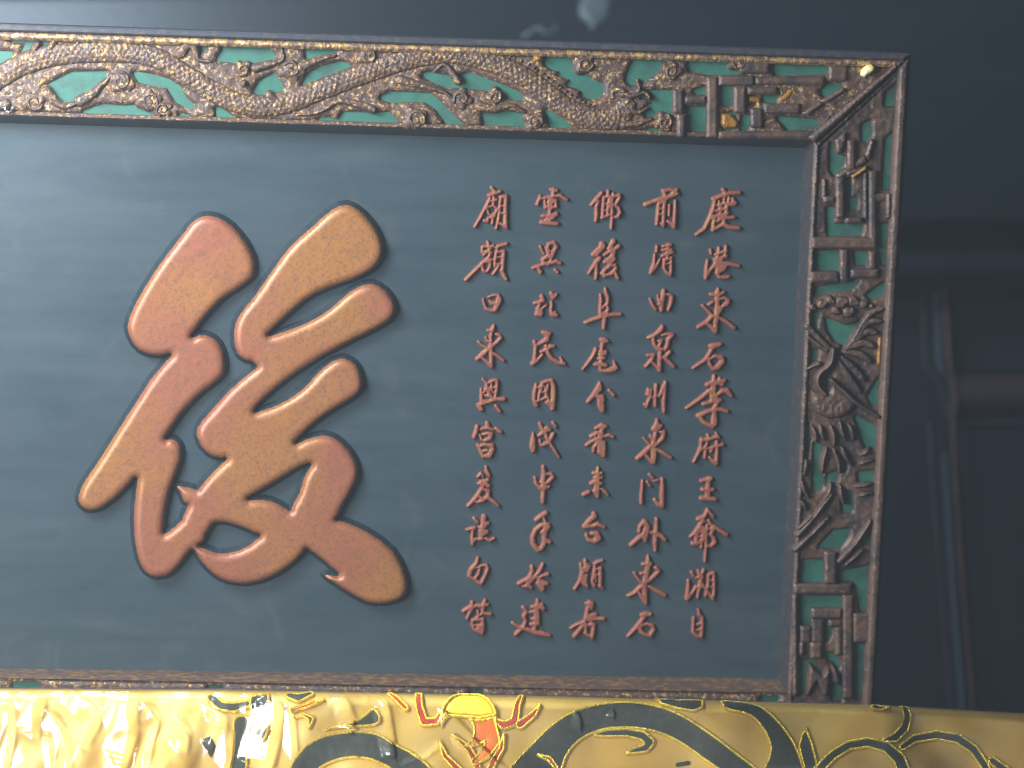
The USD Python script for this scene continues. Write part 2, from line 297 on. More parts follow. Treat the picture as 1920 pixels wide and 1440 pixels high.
# ------------------------------------------------------------------ the writing: brush strokes of the fifty small characters (x y width), each in the window (x0, y0, scale) it was read in
WA, WB, WC, WD, WE, WF = (860, 340, 7.2), (980, 340, 7.2), (1180, 340, 7.2), (860, 530, 8), (1070, 530, 8), (1200, 530, 8)
WG, WH, WI, WJ, WK, WL = (860, 700, 8), (1070, 690, 8), (1200, 690, 7.2), (860, 860, 7.2), (1060, 860, 7.2), (1200, 860, 7.2)
WM, WN, WO = (850, 1030, 8), (1050, 1030, 8), (1170, 1030, 8)
CHARS = [
('鹿', WC, "1270 110 40 1310 160 50;1140 240 50 1240 200 50 1360 160 50 1490 155 45;1160 250 40 1140 360 45 1090 500 50 1020 640 42 910 720 35;1215 270 25 1225 400 40;1290 210 30 1280 300 25;1200 320 34 1330 290 34 1440 290 40;1350 220 34 1330 320 28 1420 315 38;1400 240 45 1430 300 40;1180 400 40 1320 360 45;1170 470 40 1330 430 45;1240 330 40 1220 500 45;1320 330 40 1310 450 45;1160 470 45 1140 570 48 1135 660 45;1135 650 50 1200 620 45 1260 590 40;1250 480 48 1340 490 45 1420 490 35;1280 490 45 1280 580 50 1350 620 50 1430 630 50 1490 635 35;1190 540 26 1250 510 26"),
('港', WC, "1100 930 30 1110 980 28;1060 1070 30 1045 1180 42 1035 1310 36;1040 1290 42 1100 1190 42 1170 1100 22;1215 900 30 1200 1000 35 1165 1080 30;1310 880 32 1300 960 42 1300 1030 35;1165 990 32 1250 960 36 1320 940 32;1160 1060 42 1240 1030 42 1320 1010 32;1165 1100 42 1250 1060 45;1210 1180 38 1290 1110 55 1380 1120 48 1480 1145 40;1240 1080 40 1190 1140 38 1110 1180 28;1200 1160 40 1185 1240 38 1220 1290 42 1290 1300 46 1350 1290 36;1310 1130 42 1280 1190 42 1210 1230 32"),
('東', WF, "1180 90 22 1170 150 65 1170 240 70;1070 180 45 1170 190 55 1260 150 40;1160 240 65 1170 350 65 1160 480 75 1140 600 60 1140 735 55;1010 620 35 1070 660 48 1130 740 42;1200 250 36 1270 230 30 1330 270 56 1320 310 62 1230 370 48 1200 430 55;1040 330 40 1100 290 28;945 345 30 1020 420 35 1090 500 45;1090 500 56 1000 600 52 880 670 48;1180 520 28 1290 580 48 1420 680 48"),
('石', WF, "1070 960 65 1130 950 75 1210 930 52;1090 990 48 1050 1060 48 980 1170 46 880 1230 42 800 1285 26;1030 1170 38 1060 1240 48 1110 1300 46;1050 1150 34 1130 1100 38 1230 1130 66 1240 1190 70 1170 1270 76 1100 1300 46"),
('李', WI, "910 230 46 980 200 48 1100 190 80 1150 170 36;1005 110 36 1000 220 66 985 360 82 985 430 66;940 310 48 840 400 46 730 480 42 630 545 26;1080 150 46 1110 220 56;1040 370 42 1120 310 56 1180 310 66 1240 380 34;860 490 50 940 470 50 1040 430 64 1090 440 40;1060 450 46 1010 540 56 1010 640 64 1010 740 82 980 800 44;790 650 50 900 600 50 1000 560 46 1100 560 50 1180 590 44;800 650 36 870 740 50 970 790 54"),
('府', WI, "920 910 36 950 960 36;1035 890 30 1070 940 32;830 980 40 920 970 45 1010 940 42 1070 940 36;835 960 32 825 1060 36 795 1150 38 730 1270 30;900 1050 32 830 1110 36;910 1010 22 890 1080 32 880 1210 42;920 1090 32 1010 1060 32 1120 1040 42;1040 1000 42 1045 1130 42 1035 1290 46;940 1210 32 990 1260 46 1030 1300 36;980 1090 36 960 1130 36"),
('王', WL, "835 305 42 960 275 50;930 280 60 920 400 60 920 520 70;850 420 48 920 430 52 990 420 44;835 540 52 920 540 58 1020 555 48"),
('爺', WL, "915 690 36 880 780 42 790 820 46;920 700 36 990 780 40;850 810 40 890 860 20;930 840 36 970 900 40 1050 950 46 1170 1030 48;850 840 50 800 930 50 730 1020 36 680 1060 18;830 930 44 770 1030 48 760 1090 48;720 1150 54 770 1150 54 850 1100 40;860 930 36 850 1060 36 830 1200 36;760 1000 26 860 990 26;770 1060 26 850 1050 26;910 900 32 900 1050 35 895 1200 36 880 1390 25;900 940 26 990 960 45 960 1030 40;950 1020 32 1000 1070 40 1015 1130 50 970 1180 48 920 1180 30"),
('溯', WO, "1020 350 40 1050 400 40;970 470 30 970 580 46 950 740 52;950 750 48 1010 680 46 1080 570 36;1120 330 32 1140 430 50;1200 310 32 1160 400 52 1150 540 60 1120 640 46 1110 730 35;1090 430 36 1190 420 36;1080 570 40 1200 560 40;1180 520 36 1220 590 36;1270 390 36 1270 520 42 1240 640 42 1225 710 26;1280 380 32 1350 360 36;1355 370 36 1355 500 42 1355 650 42 1340 750 40;1270 650 36 1330 740 36;1280 470 22 1350 470 22;1270 560 22 1350 570 22"),
('自', WO, "1120 910 25 1135 960 38;1050 1030 30 1045 1140 34 1040 1250 38;1130 980 34 1180 1030 46 1180 1130 46 1165 1310 46;1045 1250 42 1100 1300 50 1160 1320 42;1100 1130 20 1160 1110 20;1090 1220 18 1160 1200 18"),
('前', WC, "460 130 38 490 190 46;640 120 42 570 190 46 510 230 46;470 130 32 550 115 32 640 130 36;225 315 55 330 275 42 450 230 46 560 200 54 660 170 32;400 290 40 390 420 40 375 580 38;400 300 42 490 270 42;480 280 42 470 420 42 465 600 38;400 370 25 470 365 25;400 450 25 470 440 25;430 570 30 465 610 28;545 320 28 540 460 28;625 260 24 620 400 42 610 620 42;525 540 34 575 570 46 610 620 38"),
('清', WC, "375 880 32 370 950 32;345 990 22 340 1090 28 310 1180 38 290 1240 32;300 1230 42 360 1160 42 420 1050 18;540 850 30 530 960 36;460 880 26 570 860 30;450 930 30 570 920 30;450 1010 36 510 980 45 590 960 36;520 860 36 515 1040 42;475 1060 32 470 1170 34 500 1220 28;480 1060 36 560 1040 32;570 1030 26 570 1160 32 560 1270 34;500 1220 34 555 1270 34;490 1120 18 560 1100 18"),
('由', WF, "155 245 18 190 330 34 240 400 42;360 120 46 350 200 66 330 300 66 325 420 50;270 200 22 290 300 28;440 180 40 480 210 52 470 300 52 430 410 38;280 330 24 330 300 36;370 170 20 440 180 26"),
('泉', WF, "340 660 46 320 710 64 240 780 46 130 830 40;200 840 48 220 930 48 270 1000 46;330 790 20 420 770 36 490 790 54 430 850 54 410 950 54 380 1010 46;280 880 28 330 870 36 290 960 44;270 990 52 380 1000 36;310 1020 54 300 1130 54 300 1320 50;190 1200 34 250 1250 38 300 1320 38;120 1095 36 210 1090 36 170 1170 46 90 1260 40;450 1040 52 400 1100 46 330 1130 36;380 1140 46 450 1200 50 510 1260 44"),
('州', WH, "1170 330 44 1150 400 38 1200 430 38;1210 340 40 1200 430 45 1170 500 38 1140 580 38;1110 550 28 1150 570 38;1285 260 42 1280 370 50 1270 470 42 1275 570 42;1210 440 26 1270 450 30;1400 270 45 1360 360 38 1335 420 46;1425 220 45 1410 380 50 1400 520 50 1405 660 40"),
('東', WH, "1300 780 36 1300 860 80 1250 920 62;1360 870 46 1290 940 46;1290 930 46 1260 1060 55 1240 1180 70 1255 1300 80 1250 1420 50;1340 960 18 1400 970 54 1390 1050 54 1320 1120 54 1260 1170 46;1200 1020 32 1220 1060 28;1095 1050 18 1170 1130 38;1220 1160 55 1120 1260 62 1010 1360 58;1130 1310 46 1230 1420 46;1290 1220 32 1380 1270 50 1510 1350 40"),
('門', WK, "1045 300 20 1040 400 34 1030 500 38 1030 600 38;1140 220 32 1180 260 42;1110 320 24 1150 370 28;1205 300 38 1250 300 28;1310 280 42 1315 400 52 1310 520 56 1315 650 42;1210 560 34 1260 620 54 1310 650 46"),
('外', WK, "1070 850 44 1010 920 36 1000 990 38;1080 860 54 1110 920 70 1060 1020 52 980 1090 50 890 1170 46;1060 1060 46 1085 1110 38;1120 950 44 1090 1080 42;1235 820 38 1235 910 42 1225 1010 58 1215 1130 50 1220 1245 32;1160 1000 36 1240 1010 50 1300 1050 54 1350 1100 40"),
('東', WO, "365 110 28 370 200 70 360 300 70;290 230 46 400 220 54;360 300 62 330 430 70 310 540 70 320 680 72 335 820 42;480 280 46 530 330 50 460 400 54 370 480 54;260 370 36 310 360 28;155 355 24 220 450 38 280 520 42;250 570 55 160 660 46 65 700 32;220 640 42 330 810 46;380 560 30 480 620 58 610 690 58"),
('石', WO, "270 990 48 330 980 64 400 980 46;310 1010 56 260 1090 55 180 1190 54 60 1310 28;230 1160 55 260 1240 55 320 1280 46 410 1310 36;260 1150 46 350 1120 36 430 1150 46 450 1210 55 400 1290 54"),
('鄉', WB, "1070 160 42 1010 230 46 930 320 32;1030 270 38 1000 340 42 1000 400 38;1000 390 42 1000 480 42 990 540 28;1160 135 36 1155 190 36;1100 220 42 1090 350 38 1080 490 38;1110 215 32 1190 200 32;1180 220 38 1160 330 38 1150 430 34;1100 310 22 1160 300 22;1090 400 22 1150 390 22;1075 495 42 1140 470 38 1200 440 28;1225 170 36 1210 300 38 1210 460 38 1200 640 28;1240 200 36 1310 190 42 1310 230 42 1260 310 36;1240 320 28 1300 360 38 1320 420 42 1290 480 42 1230 490 28"),
('後', WB, "1075 850 70 1085 880 75 985 985 75 955 990 50;1040 1040 55 1000 1090 50 930 1190 36 890 1250 18;1000 1130 42 1000 1240 42 990 1320 28;1230 810 55 1190 880 50 1160 910 36;1300 880 50 1240 920 55 1160 960 36 1110 990 42;1230 960 54 1210 1030 70 1110 1090 46;1240 1050 46 1170 1110 60;1200 1130 46 1120 1190 42 1070 1245 42;1180 1150 24 1250 1130 34 1265 1180 42 1200 1250 42 1100 1280 36;1240 1210 42 1290 1310 36;1075 1240 38 1140 1270 32"),
('阜', WE, "525 85 20 530 130 46 550 190 52;450 180 25 460 260 42 450 360 42 445 450 42;560 200 46 560 300 46;500 350 22 540 330 40 570 390 42 540 440 40;450 400 28 500 370 28;450 470 45 560 450 45;230 600 46 340 555 46 480 510 50 620 480 50 750 480 40;520 470 46 510 570 55 500 690 36"),
('尾', WE, "460 860 48 510 870 80 560 880 36;490 880 55 470 990 46;380 1000 46 340 1100 46 260 1210 40 180 1310 18;430 1030 28 530 1040 45;440 1080 46 530 1070 36;460 1050 46 460 1200 54;420 1140 36 510 1130 36;370 1230 46 450 1220 70 530 1240 50;440 1250 46 460 1320 46 540 1330 54 640 1300 80 690 1280 54;655 1185 18 680 1280 62"),
('分', WH, "440 230 38 430 310 95 350 410 62 260 510 40;580 340 28 650 410 40;410 430 52 480 430 52 490 490 52;450 480 85 460 560 95 480 640 58"),
('香', WH, "380 910 36 470 860 50 530 880 46;480 880 62 460 1000 70 450 1080 54;310 1030 46 400 980 54;500 1030 36 580 1010 42 640 1040 36;430 1010 46 520 1030 36;390 1060 46 300 1120 42 240 1160 38;400 1120 46 350 1200 46 345 1260 30;430 1110 46 500 1120 54 500 1220 60 500 1320 46;430 1150 45 430 1260 52 480 1310 46"),
('來', WK, "445 130 25 440 220 55 430 330 80 430 420 72 440 510 40;385 200 36 490 200 36;350 340 42 410 310 55 490 340 36;400 260 36 490 260 36;250 490 46 320 455 42;390 440 36 440 510 32;490 410 25 540 450 34 580 490 24"),
('台', WK, "390 750 55 400 780 62 320 850 55 260 920 50 370 915 46 440 890 55 530 930 32;285 1030 32 320 1100 46 400 1120 55 450 1080 80 430 1020 70 370 1010 46 350 1020 25"),
('頗', WN, "315 230 34 330 340 38 300 480 38 225 600 36;380 170 38 390 260 54 350 330 46;400 220 42 450 260 38 400 330 46;350 340 46 350 420 36;320 480 36 380 400 40;400 400 46 380 480 54 415 560 36;340 510 28 400 560 34;520 220 34 580 190 38 640 170 30;530 240 34 510 350 34 490 480 34;540 300 22 600 290 40;610 290 50 610 420 50 610 560 40;500 400 22 590 380 22;500 510 38 520 550 46;600 550 38 650 590 22;540 320 18 540 480 20"),
('著', WN, "400 820 42 490 810 46;450 800 54 420 900 54 400 1020 54;490 850 38 480 900 28;390 1040 54 470 1000 62 540 980 46;430 1060 54 540 1040 54 660 1050 44;160 1190 24 260 1130 28 370 1090 38;370 1110 46 310 1190 56 220 1310 54;390 1120 46 390 1230 42 420 1300 34;470 1110 38 510 1130 54 500 1240 54 485 1330 50;380 1260 38 480 1320 42;420 1140 36 480 1140 36"),
('靈', WB, "390 115 38 460 125 42;420 110 45 415 200 40;240 200 28 200 310 40;240 235 32 330 220 34 430 200 34 520 195 34;500 190 34 600 250 36;410 200 36 395 300 38 370 420 38;300 250 26 310 360 32;350 260 22 350 370 22;370 250 50 450 260 40 455 350 32;380 360 40 460 340 32;330 290 18 460 290 18;370 380 40 370 450 40;270 470 34 360 465 42 460 435 38;380 500 34 460 455 38;260 555 54 340 560 62 470 575 46;310 520 28 420 500 36"),
('異', WB, "240 880 25 290 980 30;320 900 26 340 990 28;350 850 34 420 830 42 460 880 42 420 960 46 385 1040 46;345 890 34 360 1000 36;330 950 22 400 940 22;270 1060 38 330 1020 52 380 1000 38;280 1090 38 340 1120 46 380 1090 46;400 1100 46 460 1080 46 510 1110 40;145 1170 36 200 1150 42 245 1230 46;440 1195 28 475 1230 34;200 1150 36 300 1120 36"),
('於', WD, "1250 210 55 1270 270 55;1140 310 36 1210 300 46 1260 270 46;1220 320 42 1190 400 46 1170 480 42;1190 460 54 1250 460 46 1240 400 34 1320 340 18;1170 480 46 1240 490 46;1390 160 46 1430 210 70;1470 180 36 1420 230 46;1395 290 30 1400 350 42 1385 410 42 1410 480 54 1470 490 54;1420 460 36 1450 445 28"),
('民', WD, "1270 750 46 1320 770 80 1370 770 46;1330 780 80 1330 850 62;1320 860 70 1250 900 46 1190 930 42 1150 940 38;1140 890 38 1160 960 42 1150 1060 42 1140 1190 54;1110 1220 54 1180 1170 50 1260 1080 22;1240 1040 38 1310 1010 54 1380 960 54 1430 960 40;1310 950 46 1340 1050 50 1400 1140 54 1490 1200 54 1590 1220 40;1530 1130 20 1570 1200 46"),
('國', WG, "1165 170 28 1140 290 46 1135 400 46 1170 480 54;1250 150 28 1310 125 38 1390 110 38;1400 110 46 1425 200 62 1425 350 62 1410 530 62;1320 440 46 1400 480 62;1200 215 40 1260 190 54;1250 200 52 1220 290 44 1200 380 30;1180 420 30 1260 390 36 1320 360 30;1300 200 18 1310 300 36 1360 420 36;1340 170 20 1340 240 20 1310 330 26;1220 290 30 1300 280 30"),
('戊', WG, "1120 900 18 1120 1000 66 1115 1100 85 1120 1165 54;1220 760 38 1250 830 54 1310 920 46 1340 1000 36;1200 940 28 1260 900 54 1330 840 80 1370 850 46;1420 745 40 1460 800 36;1420 910 50 1380 990 54 1330 1050 50 1260 1080 46;1310 960 36 1380 1060 38 1440 1150 36 1510 1265 16;1220 1010 26 1240 1080 32"),
('申', WJ, "1145 110 38 1155 200 52 1140 320 55 1145 430 54 1140 590 40;1030 260 25 1050 340 42 1110 410 42;1190 210 24 1250 210 38 1280 250 42 1220 310 46 1160 350 36;1110 410 38 1170 400 42 1220 380 36;1100 320 15 1150 310 18"),
('年', WJ, "1050 830 46 1110 780 50 1180 740 54;1150 800 28 1180 870 38 1190 950 62;1210 890 46 1120 900 46 1040 970 50 1000 1060 50 1010 1160 55 1070 1230 62 1120 1220 54 1160 1140 54 1160 1020 62 1180 930 70;1160 1090 46 1230 1130 50;1130 1000 46 1220 920 54"),
('始', WM, "1180 265 46 1190 330 46 1150 410 54;1345 230 42 1300 330 46 1230 410 54 1150 490 54 1090 560 46;985 520 50 1070 470 46 1160 420 46;1110 500 38 1170 580 42;1050 560 36 1150 560 36;1420 380 50 1330 400 38 1280 450 46;1270 510 54 1330 500 80 1410 520 50;1330 520 80 1340 600 62;1280 530 46 1340 610 46"),
('建', WM, "1265 760 28 1270 830 70 1260 900 62;1190 870 46 1270 860 54 1360 890 46;1330 830 46 1350 900 46;1240 900 54 1240 1030 54 1220 1200 54;1150 950 28 1260 930 38;1180 1050 28 1280 1020 46;1170 1130 42 1280 1110 46;1280 940 32 1280 1130 36;1050 880 46 1100 940 46 1060 1010 46 1090 1080 38 1060 1160 50 940 1280 50;890 1110 28 980 1170 42 1100 1200 55 1220 1250 62 1340 1270 70 1450 1300 36"),
('廟', WA, "445 85 28 500 150 42;415 195 46 480 165 46 565 140 36;430 220 32 375 340 36 300 480 35 220 615 28;440 270 22 510 250 40;480 220 36 470 320 28;385 370 20 410 440 26 450 470 18;400 350 22 470 330 22 520 370 28 500 430 26 440 460 20;350 530 36 390 540 45;400 500 28 500 470 22;470 470 28 455 575 28;570 220 32 555 380 34 545 480 34 510 640 26;570 215 40 640 205 46;640 220 46 635 400 46 635 560 50 650 630 32;540 560 28 600 590 38 650 630 32;560 340 22 630 330 22;560 430 28 630 430 28"),
('額', WA, "395 825 32 410 870 42;320 895 28 325 950 36 345 985 32;330 880 22 400 890 28 470 875 36;440 900 28 380 960 32 340 1000 22;370 950 36 440 960 36 400 1040 32 330 1100 34 200 1230 38 100 1330 36;390 1040 32 450 1060 28;310 1110 32 335 1200 38 365 1225 28;330 1090 28 430 1090 28 425 1160 34 385 1220 28;505 895 32 560 870 38 650 845 36;530 890 32 510 960 28;510 960 34 495 1050 34 490 1150 26;520 960 28 600 945 36;610 950 46 605 1050 46 595 1190 46;500 1030 22 600 1020 22;500 1120 22 590 1120 22;540 1150 34 470 1250 34;580 1200 46 620 1280 42 650 1330 28"),
('曰', WD, "370 245 18 385 320 28 420 400 32;420 395 36 490 420 46 560 420 36;600 190 36 610 260 80 570 360 70 540 420 36;450 220 20 520 190 24 600 190 34;470 280 24 500 310 50 550 310 50"),
('東', WD, "530 650 32 510 720 54 440 720 28;500 700 46 485 830 42 480 940 50 490 1050 54 495 1260 46;350 1130 36 420 1180 42 490 1260 42;560 770 20 610 790 34 640 830 42 570 900 50 500 950 54;410 830 24 440 880 24;300 890 28 350 940 34 420 980 38;450 990 54 370 1070 62 280 1150 46;520 1060 34 600 1110 38 675 1170 40;420 880 18 500 870 28"),
('興', WG, "365 90 25 420 150 34;340 240 25 345 330 42 345 420 42;420 160 36 430 230 54 470 330 54 520 400 46;400 240 28 380 300 24;460 140 32 520 110 34 570 110 38;580 120 38 575 220 42 555 350 40;500 120 26 490 230 26 520 290 22;470 220 30 560 210 30;400 330 28 450 350 36;380 420 50 450 430 50 550 390 50 680 390 54;400 440 46 300 480 50 340 540 62;560 490 42 620 570 40"),
('宮', WG, "430 750 46 440 800 62;280 800 46 260 890 58 235 960 50;340 840 32 440 820 46 520 850 28;560 830 32 610 870 58 640 885 36;320 930 24 350 1000 28;360 920 18 440 900 38 490 920 62 470 980 54 390 1010 42;290 1080 32 330 1160 46 370 1250 42;300 1100 32 400 1070 42 500 1090 62 510 1140 62 460 1240 70 380 1240 46;350 1170 44 430 1160 36"),
('爰', WJ, "370 115 28 385 180 46 415 230 40;260 250 28 300 200 24;310 210 28 330 240 28;300 310 36 400 290 36;310 340 52 330 400 44;350 310 54 400 370 50;270 340 28 420 370 28;320 400 42 270 480 46 210 560 50 130 640 36;320 410 32 400 440 46 400 510 46 320 570 54 250 590 36;260 500 36 330 550 36 400 530 45;400 530 36 470 580 40 540 640 30"),
('誌', WJ, "210 810 32 255 860 36;110 965 24 180 945 38 220 940 32;195 950 32 185 1060 34 190 1160 32;190 1130 36 240 1090 28;200 1080 24 260 1090 24;345 790 62 330 900 54 300 980 54 310 1060 54;340 860 46 400 880 40;280 930 28 370 920 32;280 1090 46 320 1080 46;330 1020 54 390 990 44;340 960 28 370 980 36;370 1080 28 420 1110 36 480 1080 28"),
('勿', WM, "370 140 38 350 210 46 270 310 62 240 400 54;240 400 46 320 460 42 410 520 50;500 240 28 520 290 46 480 400 46 420 510 50;340 290 15 420 245 18 500 240 24;400 290 28 380 370 38 330 440 38"),
('替', WM, "150 935 36 240 880 54 340 850 46;285 800 42 280 890 54 240 970 42 210 1040 36;340 850 42 400 850 36;480 770 38 450 860 54 440 960 38;400 860 42 520 830 40;450 960 36 560 980 45;370 930 28 380 1000 34;330 1040 22 450 960 28;290 1060 36 290 1150 42 330 1220 38;300 1070 28 440 1050 46 450 1150 50 430 1260 54;330 1220 36 420 1250 54;330 1140 22 440 1140 42;380 1190 62 430 1210 62"),
]
BIG = ["470 95 520 75 580 92 640 150 682 225 680 285 640 318 565 365 500 440 440 520 380 555 320 552 278 530 245 470 255 420 300 330 370 225 430 150",
"470 490 510 478 555 500 580 550 582 610 555 640 500 680 440 740 385 820 330 900 280 960 220 1030 150 1080 100 1075 78 1040 95 990 150 910 220 800 290 690 340 615 395 555",
"350 860 390 830 425 845 438 885 420 940 393 1010 375 1090 370 1160 410 1130 450 1090 500 1060 500 1170 465 1210 430 1260 390 1300 330 1305 295 1270 275 1200 268 1120 275 1020 290 930 320 880",
"935 60 985 38 1030 55 1080 105 1115 170 1112 225 1080 265 1020 295 940 320 870 350 800 410 740 465 705 500 720 540 690 570 650 575 615 545 605 480 620 420 680 350 740 260 800 180 870 120",
"705 494 800 465 880 430 940 390 1000 335 1060 305 1110 320 1150 360 1160 400 1140 435 1080 470 1000 508 900 560 800 625 720 690 665 748 690 830 640 880 560 905 510 880 480 830 485 790 530 740 600 660 690 590 650 560",
"660 752 760 720 840 670 910 590 970 555 1020 575 1045 620 1045 670 1010 700 940 740 870 790 800 860 720 900 620 905 560 890 600 800",
"790 868 860 830 930 818 980 850 1020 900 1035 950 1010 1010 975 1070 955 1112 870 1120 790 1085 830 1020 845 960 880 910 830 930 760 975 700 1010 650 1035 560 1090 510 1170 470 1200 420 1150 440 1080 490 1000 560 920 640 870",
"415 992 460 998 500 1012 490 1060 440 1052",
"500 1120 560 1075 650 1038 740 1040 800 1080 860 1110 900 1160 850 1210 790 1170 700 1162 620 1125 550 1112 520 1140 510 1190 470 1190",
"460 1190 500 1200 560 1225 640 1208 700 1162 790 1090 870 1110 860 1200 820 1250 740 1305 650 1330 570 1315 510 1270",
"870 1105 960 1105 1050 1140 1140 1200 1185 1270 1200 1330 1185 1375 1120 1395 1060 1390 990 1350 920 1305 910 1292 975 1298 940 1270 880 1220 820 1180"]
# ------------------------------------------------------------------ the timber behind the plaque
YB = 6.55                                     # the upright timber wall behind
def wall_box(x0, x1, y0, y1, d0, d1, chamfer=.006):
    """an upright timber seen from (x0, y0) to (x1, y1) of the photograph on the plane y = d0, reaching back to d1"""
    a, b = wall(np.array([x0, y0]), d0), wall(np.array([x1, y1]), d0)
    b[0] = wall(np.array([x1, y0]), d0)[0]
    if x0 < 1000: a[2], b[2] = wall(np.array([1800., y0]), d0)[2], wall(np.array([1800., y1]), d0)[2]
    return box(a[0], b[0], d0, d1, b[2], a[2], chamfer)
t = thing('roof_beam', 'broad dark bluish timber beam running along the top behind the plaque', 'beam')
obj('beam_face', wall_box(-700, 2300, -260, 412, 6.42, 6.45), 'beam', t, smooth=False)
obj('top_fillet', wall_box(-700, 2300, -330, -60, 6.36, 6.417), 'red_timber', t, smooth=False)
tag(obj('gap_shade_board', wall_box(-700, 2300, 330, 560, 6.92, 6.98), 'gap_shade_black'), 'added black board standing for the shade in the gap under the roof beam', 'board')  # dark sheet put in for the shade of the gap
t = thing('timber_rail', 'dark horizontal timber rail below the gap, right of the plaque', 'rail')
obj('rail_body', wall_box(-700, 2300, 464, 514, 6.50, 6.80, .012), 'beam', t, smooth=False)
t = thing('door_partition', 'dark timber door partition with red edged upright moulding, far right', 'partition')
obj('back_board', wall_box(-700, 1733, 514, 1900, 6.66, 6.74), 'timber', t, smooth=False, label='plain dark board beside the plaque edge')
obj('upper_panel', wall_box(1760, 2300, 514, 692, 6.69, 6.74), 'timber', t, smooth=False)
obj('lower_panel', wall_box(1760, 2300, 780, 1900, 6.66, 6.74), 'timber', t, smooth=False)
def wall_path(pts, d): return np.array([wall(np.array(p, float), d) for p in pts])
def extend(pts, y):                            # upright continuation below the frame, the way the wall runs
    (x, yy) = pts[-1]; return pts + [(x + (y - yy) * .066, y)]
# the roll: a half-round moulding across the door
a, b = wall(np.array([1783, 735.]), 6.63), wall(np.array([2300, 735.]), 6.63)
obj('roll_moulding', tube(np.linspace([a[0], 6.66, a[2]], [b[0], 6.66, a[2]], 8), .052, 28), 'red_timber', t)
a, b = wall(np.array([1797, 781.]), 6.6), wall(np.array([2300, 781.]), 6.6)
obj('roll_fillet', box(a[0], b[0], 6.645, 6.70, a[2] - .003, a[2] + .003, .001), 'grey_moulding', t, smooth=False)
left_bead = curve([(1731, 512), (1733, 600), (1736, 686), (1757, 714), (1771, 745), (1778, 782)], 8)
left_low = curve(extend([(1741, 790), (1746, 850), (1753, 960), (1764, 1090), (1773, 1210), (1783, 1330)], 1900), 6)
right_bead = curve(extend([(1770, 512), (1775, 600), (1780, 682), (1787, 712), (1791, 752), (1787, 784), (1788, 850), (1797, 980), (1806, 1110), (1816, 1230), (1824, 1330)], 1900), 6)
for pth, r, m in ((left_bead, .0035, 'red_timber'), (left_low, .004, 'red_timber'), (right_bead, .0045, 'bead')):
    obj('edge_bead', tube(wall_path(pth, 6.60), r, 10), m, t)
def strip(L, R, d0, d1):
    n = 90
    def at(c, k): y = np.interp(k, np.linspace(0, 1, len(c)), c[:, 1]); x = np.interp(k, np.linspace(0, 1, len(c)), c[:, 0]); return x, y
    v, f = [], []
    for k in np.linspace(0, 1, n):
        l, r = at(L, k), at(R, k)
        row = []
        for q in np.linspace(0, 1, 9):
            row.append(wall(np.array([l[0] + (r[0] - l[0]) * q, l[1] + (r[1] - l[1]) * q]), d1 + (d0 - d1) * math.sin(math.pi * q) ** .6))
        v += row
    for i in range(n - 1):
        for j in range(8):
            a = i * 9 + j; f.append((a, a + 9, a + 10, a + 1))
    return np.array(v), np.array(f)
obj('moulding_strip', strip(curve([(1745, 512), (1749, 600), (1752, 684), (1772, 716), (1783, 750), (1785, 784)], 8), curve([(1768, 512), (1773, 600), (1778, 682), (1785, 712), (1789, 752), (1787, 784)], 8), 6.61, 6.66), 'grey_moulding', t, smooth=True)
obj('moulding_strip', strip(curve(extend([(1760, 850), (1768, 980), (1775, 1110), (1784, 1230), (1792, 1330)], 1900), 6), curve(extend([(1786, 850), (1795, 980), (1804, 1110), (1814, 1230), (1822, 1330)], 1900), 6), 6.61, 6.66), 'grey_moulding', t, smooth=True)
obj('side_stile', wall_box(1733, 1784, 512, 1900, 6.665, 6.75), 'timber', t, smooth=False)

# torn scrap of plastic and a bent wire on the beam
def beam_surf(d):
    def surf(p, h, base):
        q = wall(p, d); return q + np.array([0, -1.0, 0]) * np.asarray(h)[:, None]
    return surf
sc = poly("1108 -30 1142 -30 1146 0 1145 16 1138 34 1124 46 1110 58 1104 46 1092 38 1084 26 1086 8 1096 -10")
tag(obj('plastic_scrap', relief(sc, beam_surf(6.42), .001, .004, .012, 16, 4, lambda p: .006 * fb(p, 14, 3)), 'scrap', smooth=60), 'torn pale grey scrap of plastic stuck on the dark beam', 'plastic scrap')
pth = curve([wall(np.array(p, float), 6.40) - np.array([0, o, 0]) for p, o in (((978, 70), 0), ((992, 64), .01), ((1006, 60), .02), ((1014, 58), .02), ((1016, 66), .02), ((1024, 68), .02), ((1040, 64), .02), ((1042, 54), .01), ((1036, 46), .0))], 8)
tag(obj('bent_wire', tube(pth, .0014, 8), 'iron'), 'thin bent wire on the beam just above the frame, left of the plastic scrap', 'wire')

# ------------------------------------------------------------------ the plaque
P = thing('temple_plaque', 'large dark lacquered temple plaque with gilded carved writing in a carved green and gold frame', 'plaque')
UsdGeom.Xformable(stage.GetPrimAtPath(P)).AddTransformOp().Set(Gf.Matrix4d(*PU, 0, *(-PN), 0, *PV, 0, *(PO + PV * BASE_V), 1))
G, TOP = .042, .051                            # the frame's green ground and the face of the openwork, metres before the panel
S0, SG, SF_ = on_plaque(0.0), on_plaque(G), on_plaque(TOP)
XL = -420                                      # the frame runs on past the left edge of the photograph
def ln(a, b, x): return a[1] + (b[1] - a[1]) * (x - a[0]) / (b[0] - a[0])
def lx(a, b, y): return a[0] + (b[0] - a[0]) * (y - a[1]) / (b[1] - a[1])
TO = ((0, 47), (1708, 103)); TI = ((0, 216), (1527, 263)); TP = ((0, 232), (1500, 279))
RO = ((1708, 103), (1640, 1312)); RI = ((1527, 263), (1478, 1299)); RP = ((1507, 279), (1457, 1272))
BI = ((0, 1271), (1478, 1299)); BP = ((0, 1253), (1457, 1272)); BO = ((0, 1450), (1632, 1478))
def edge(l, a, b): return (a, ln(*l, a)), (b, ln(*l, b))
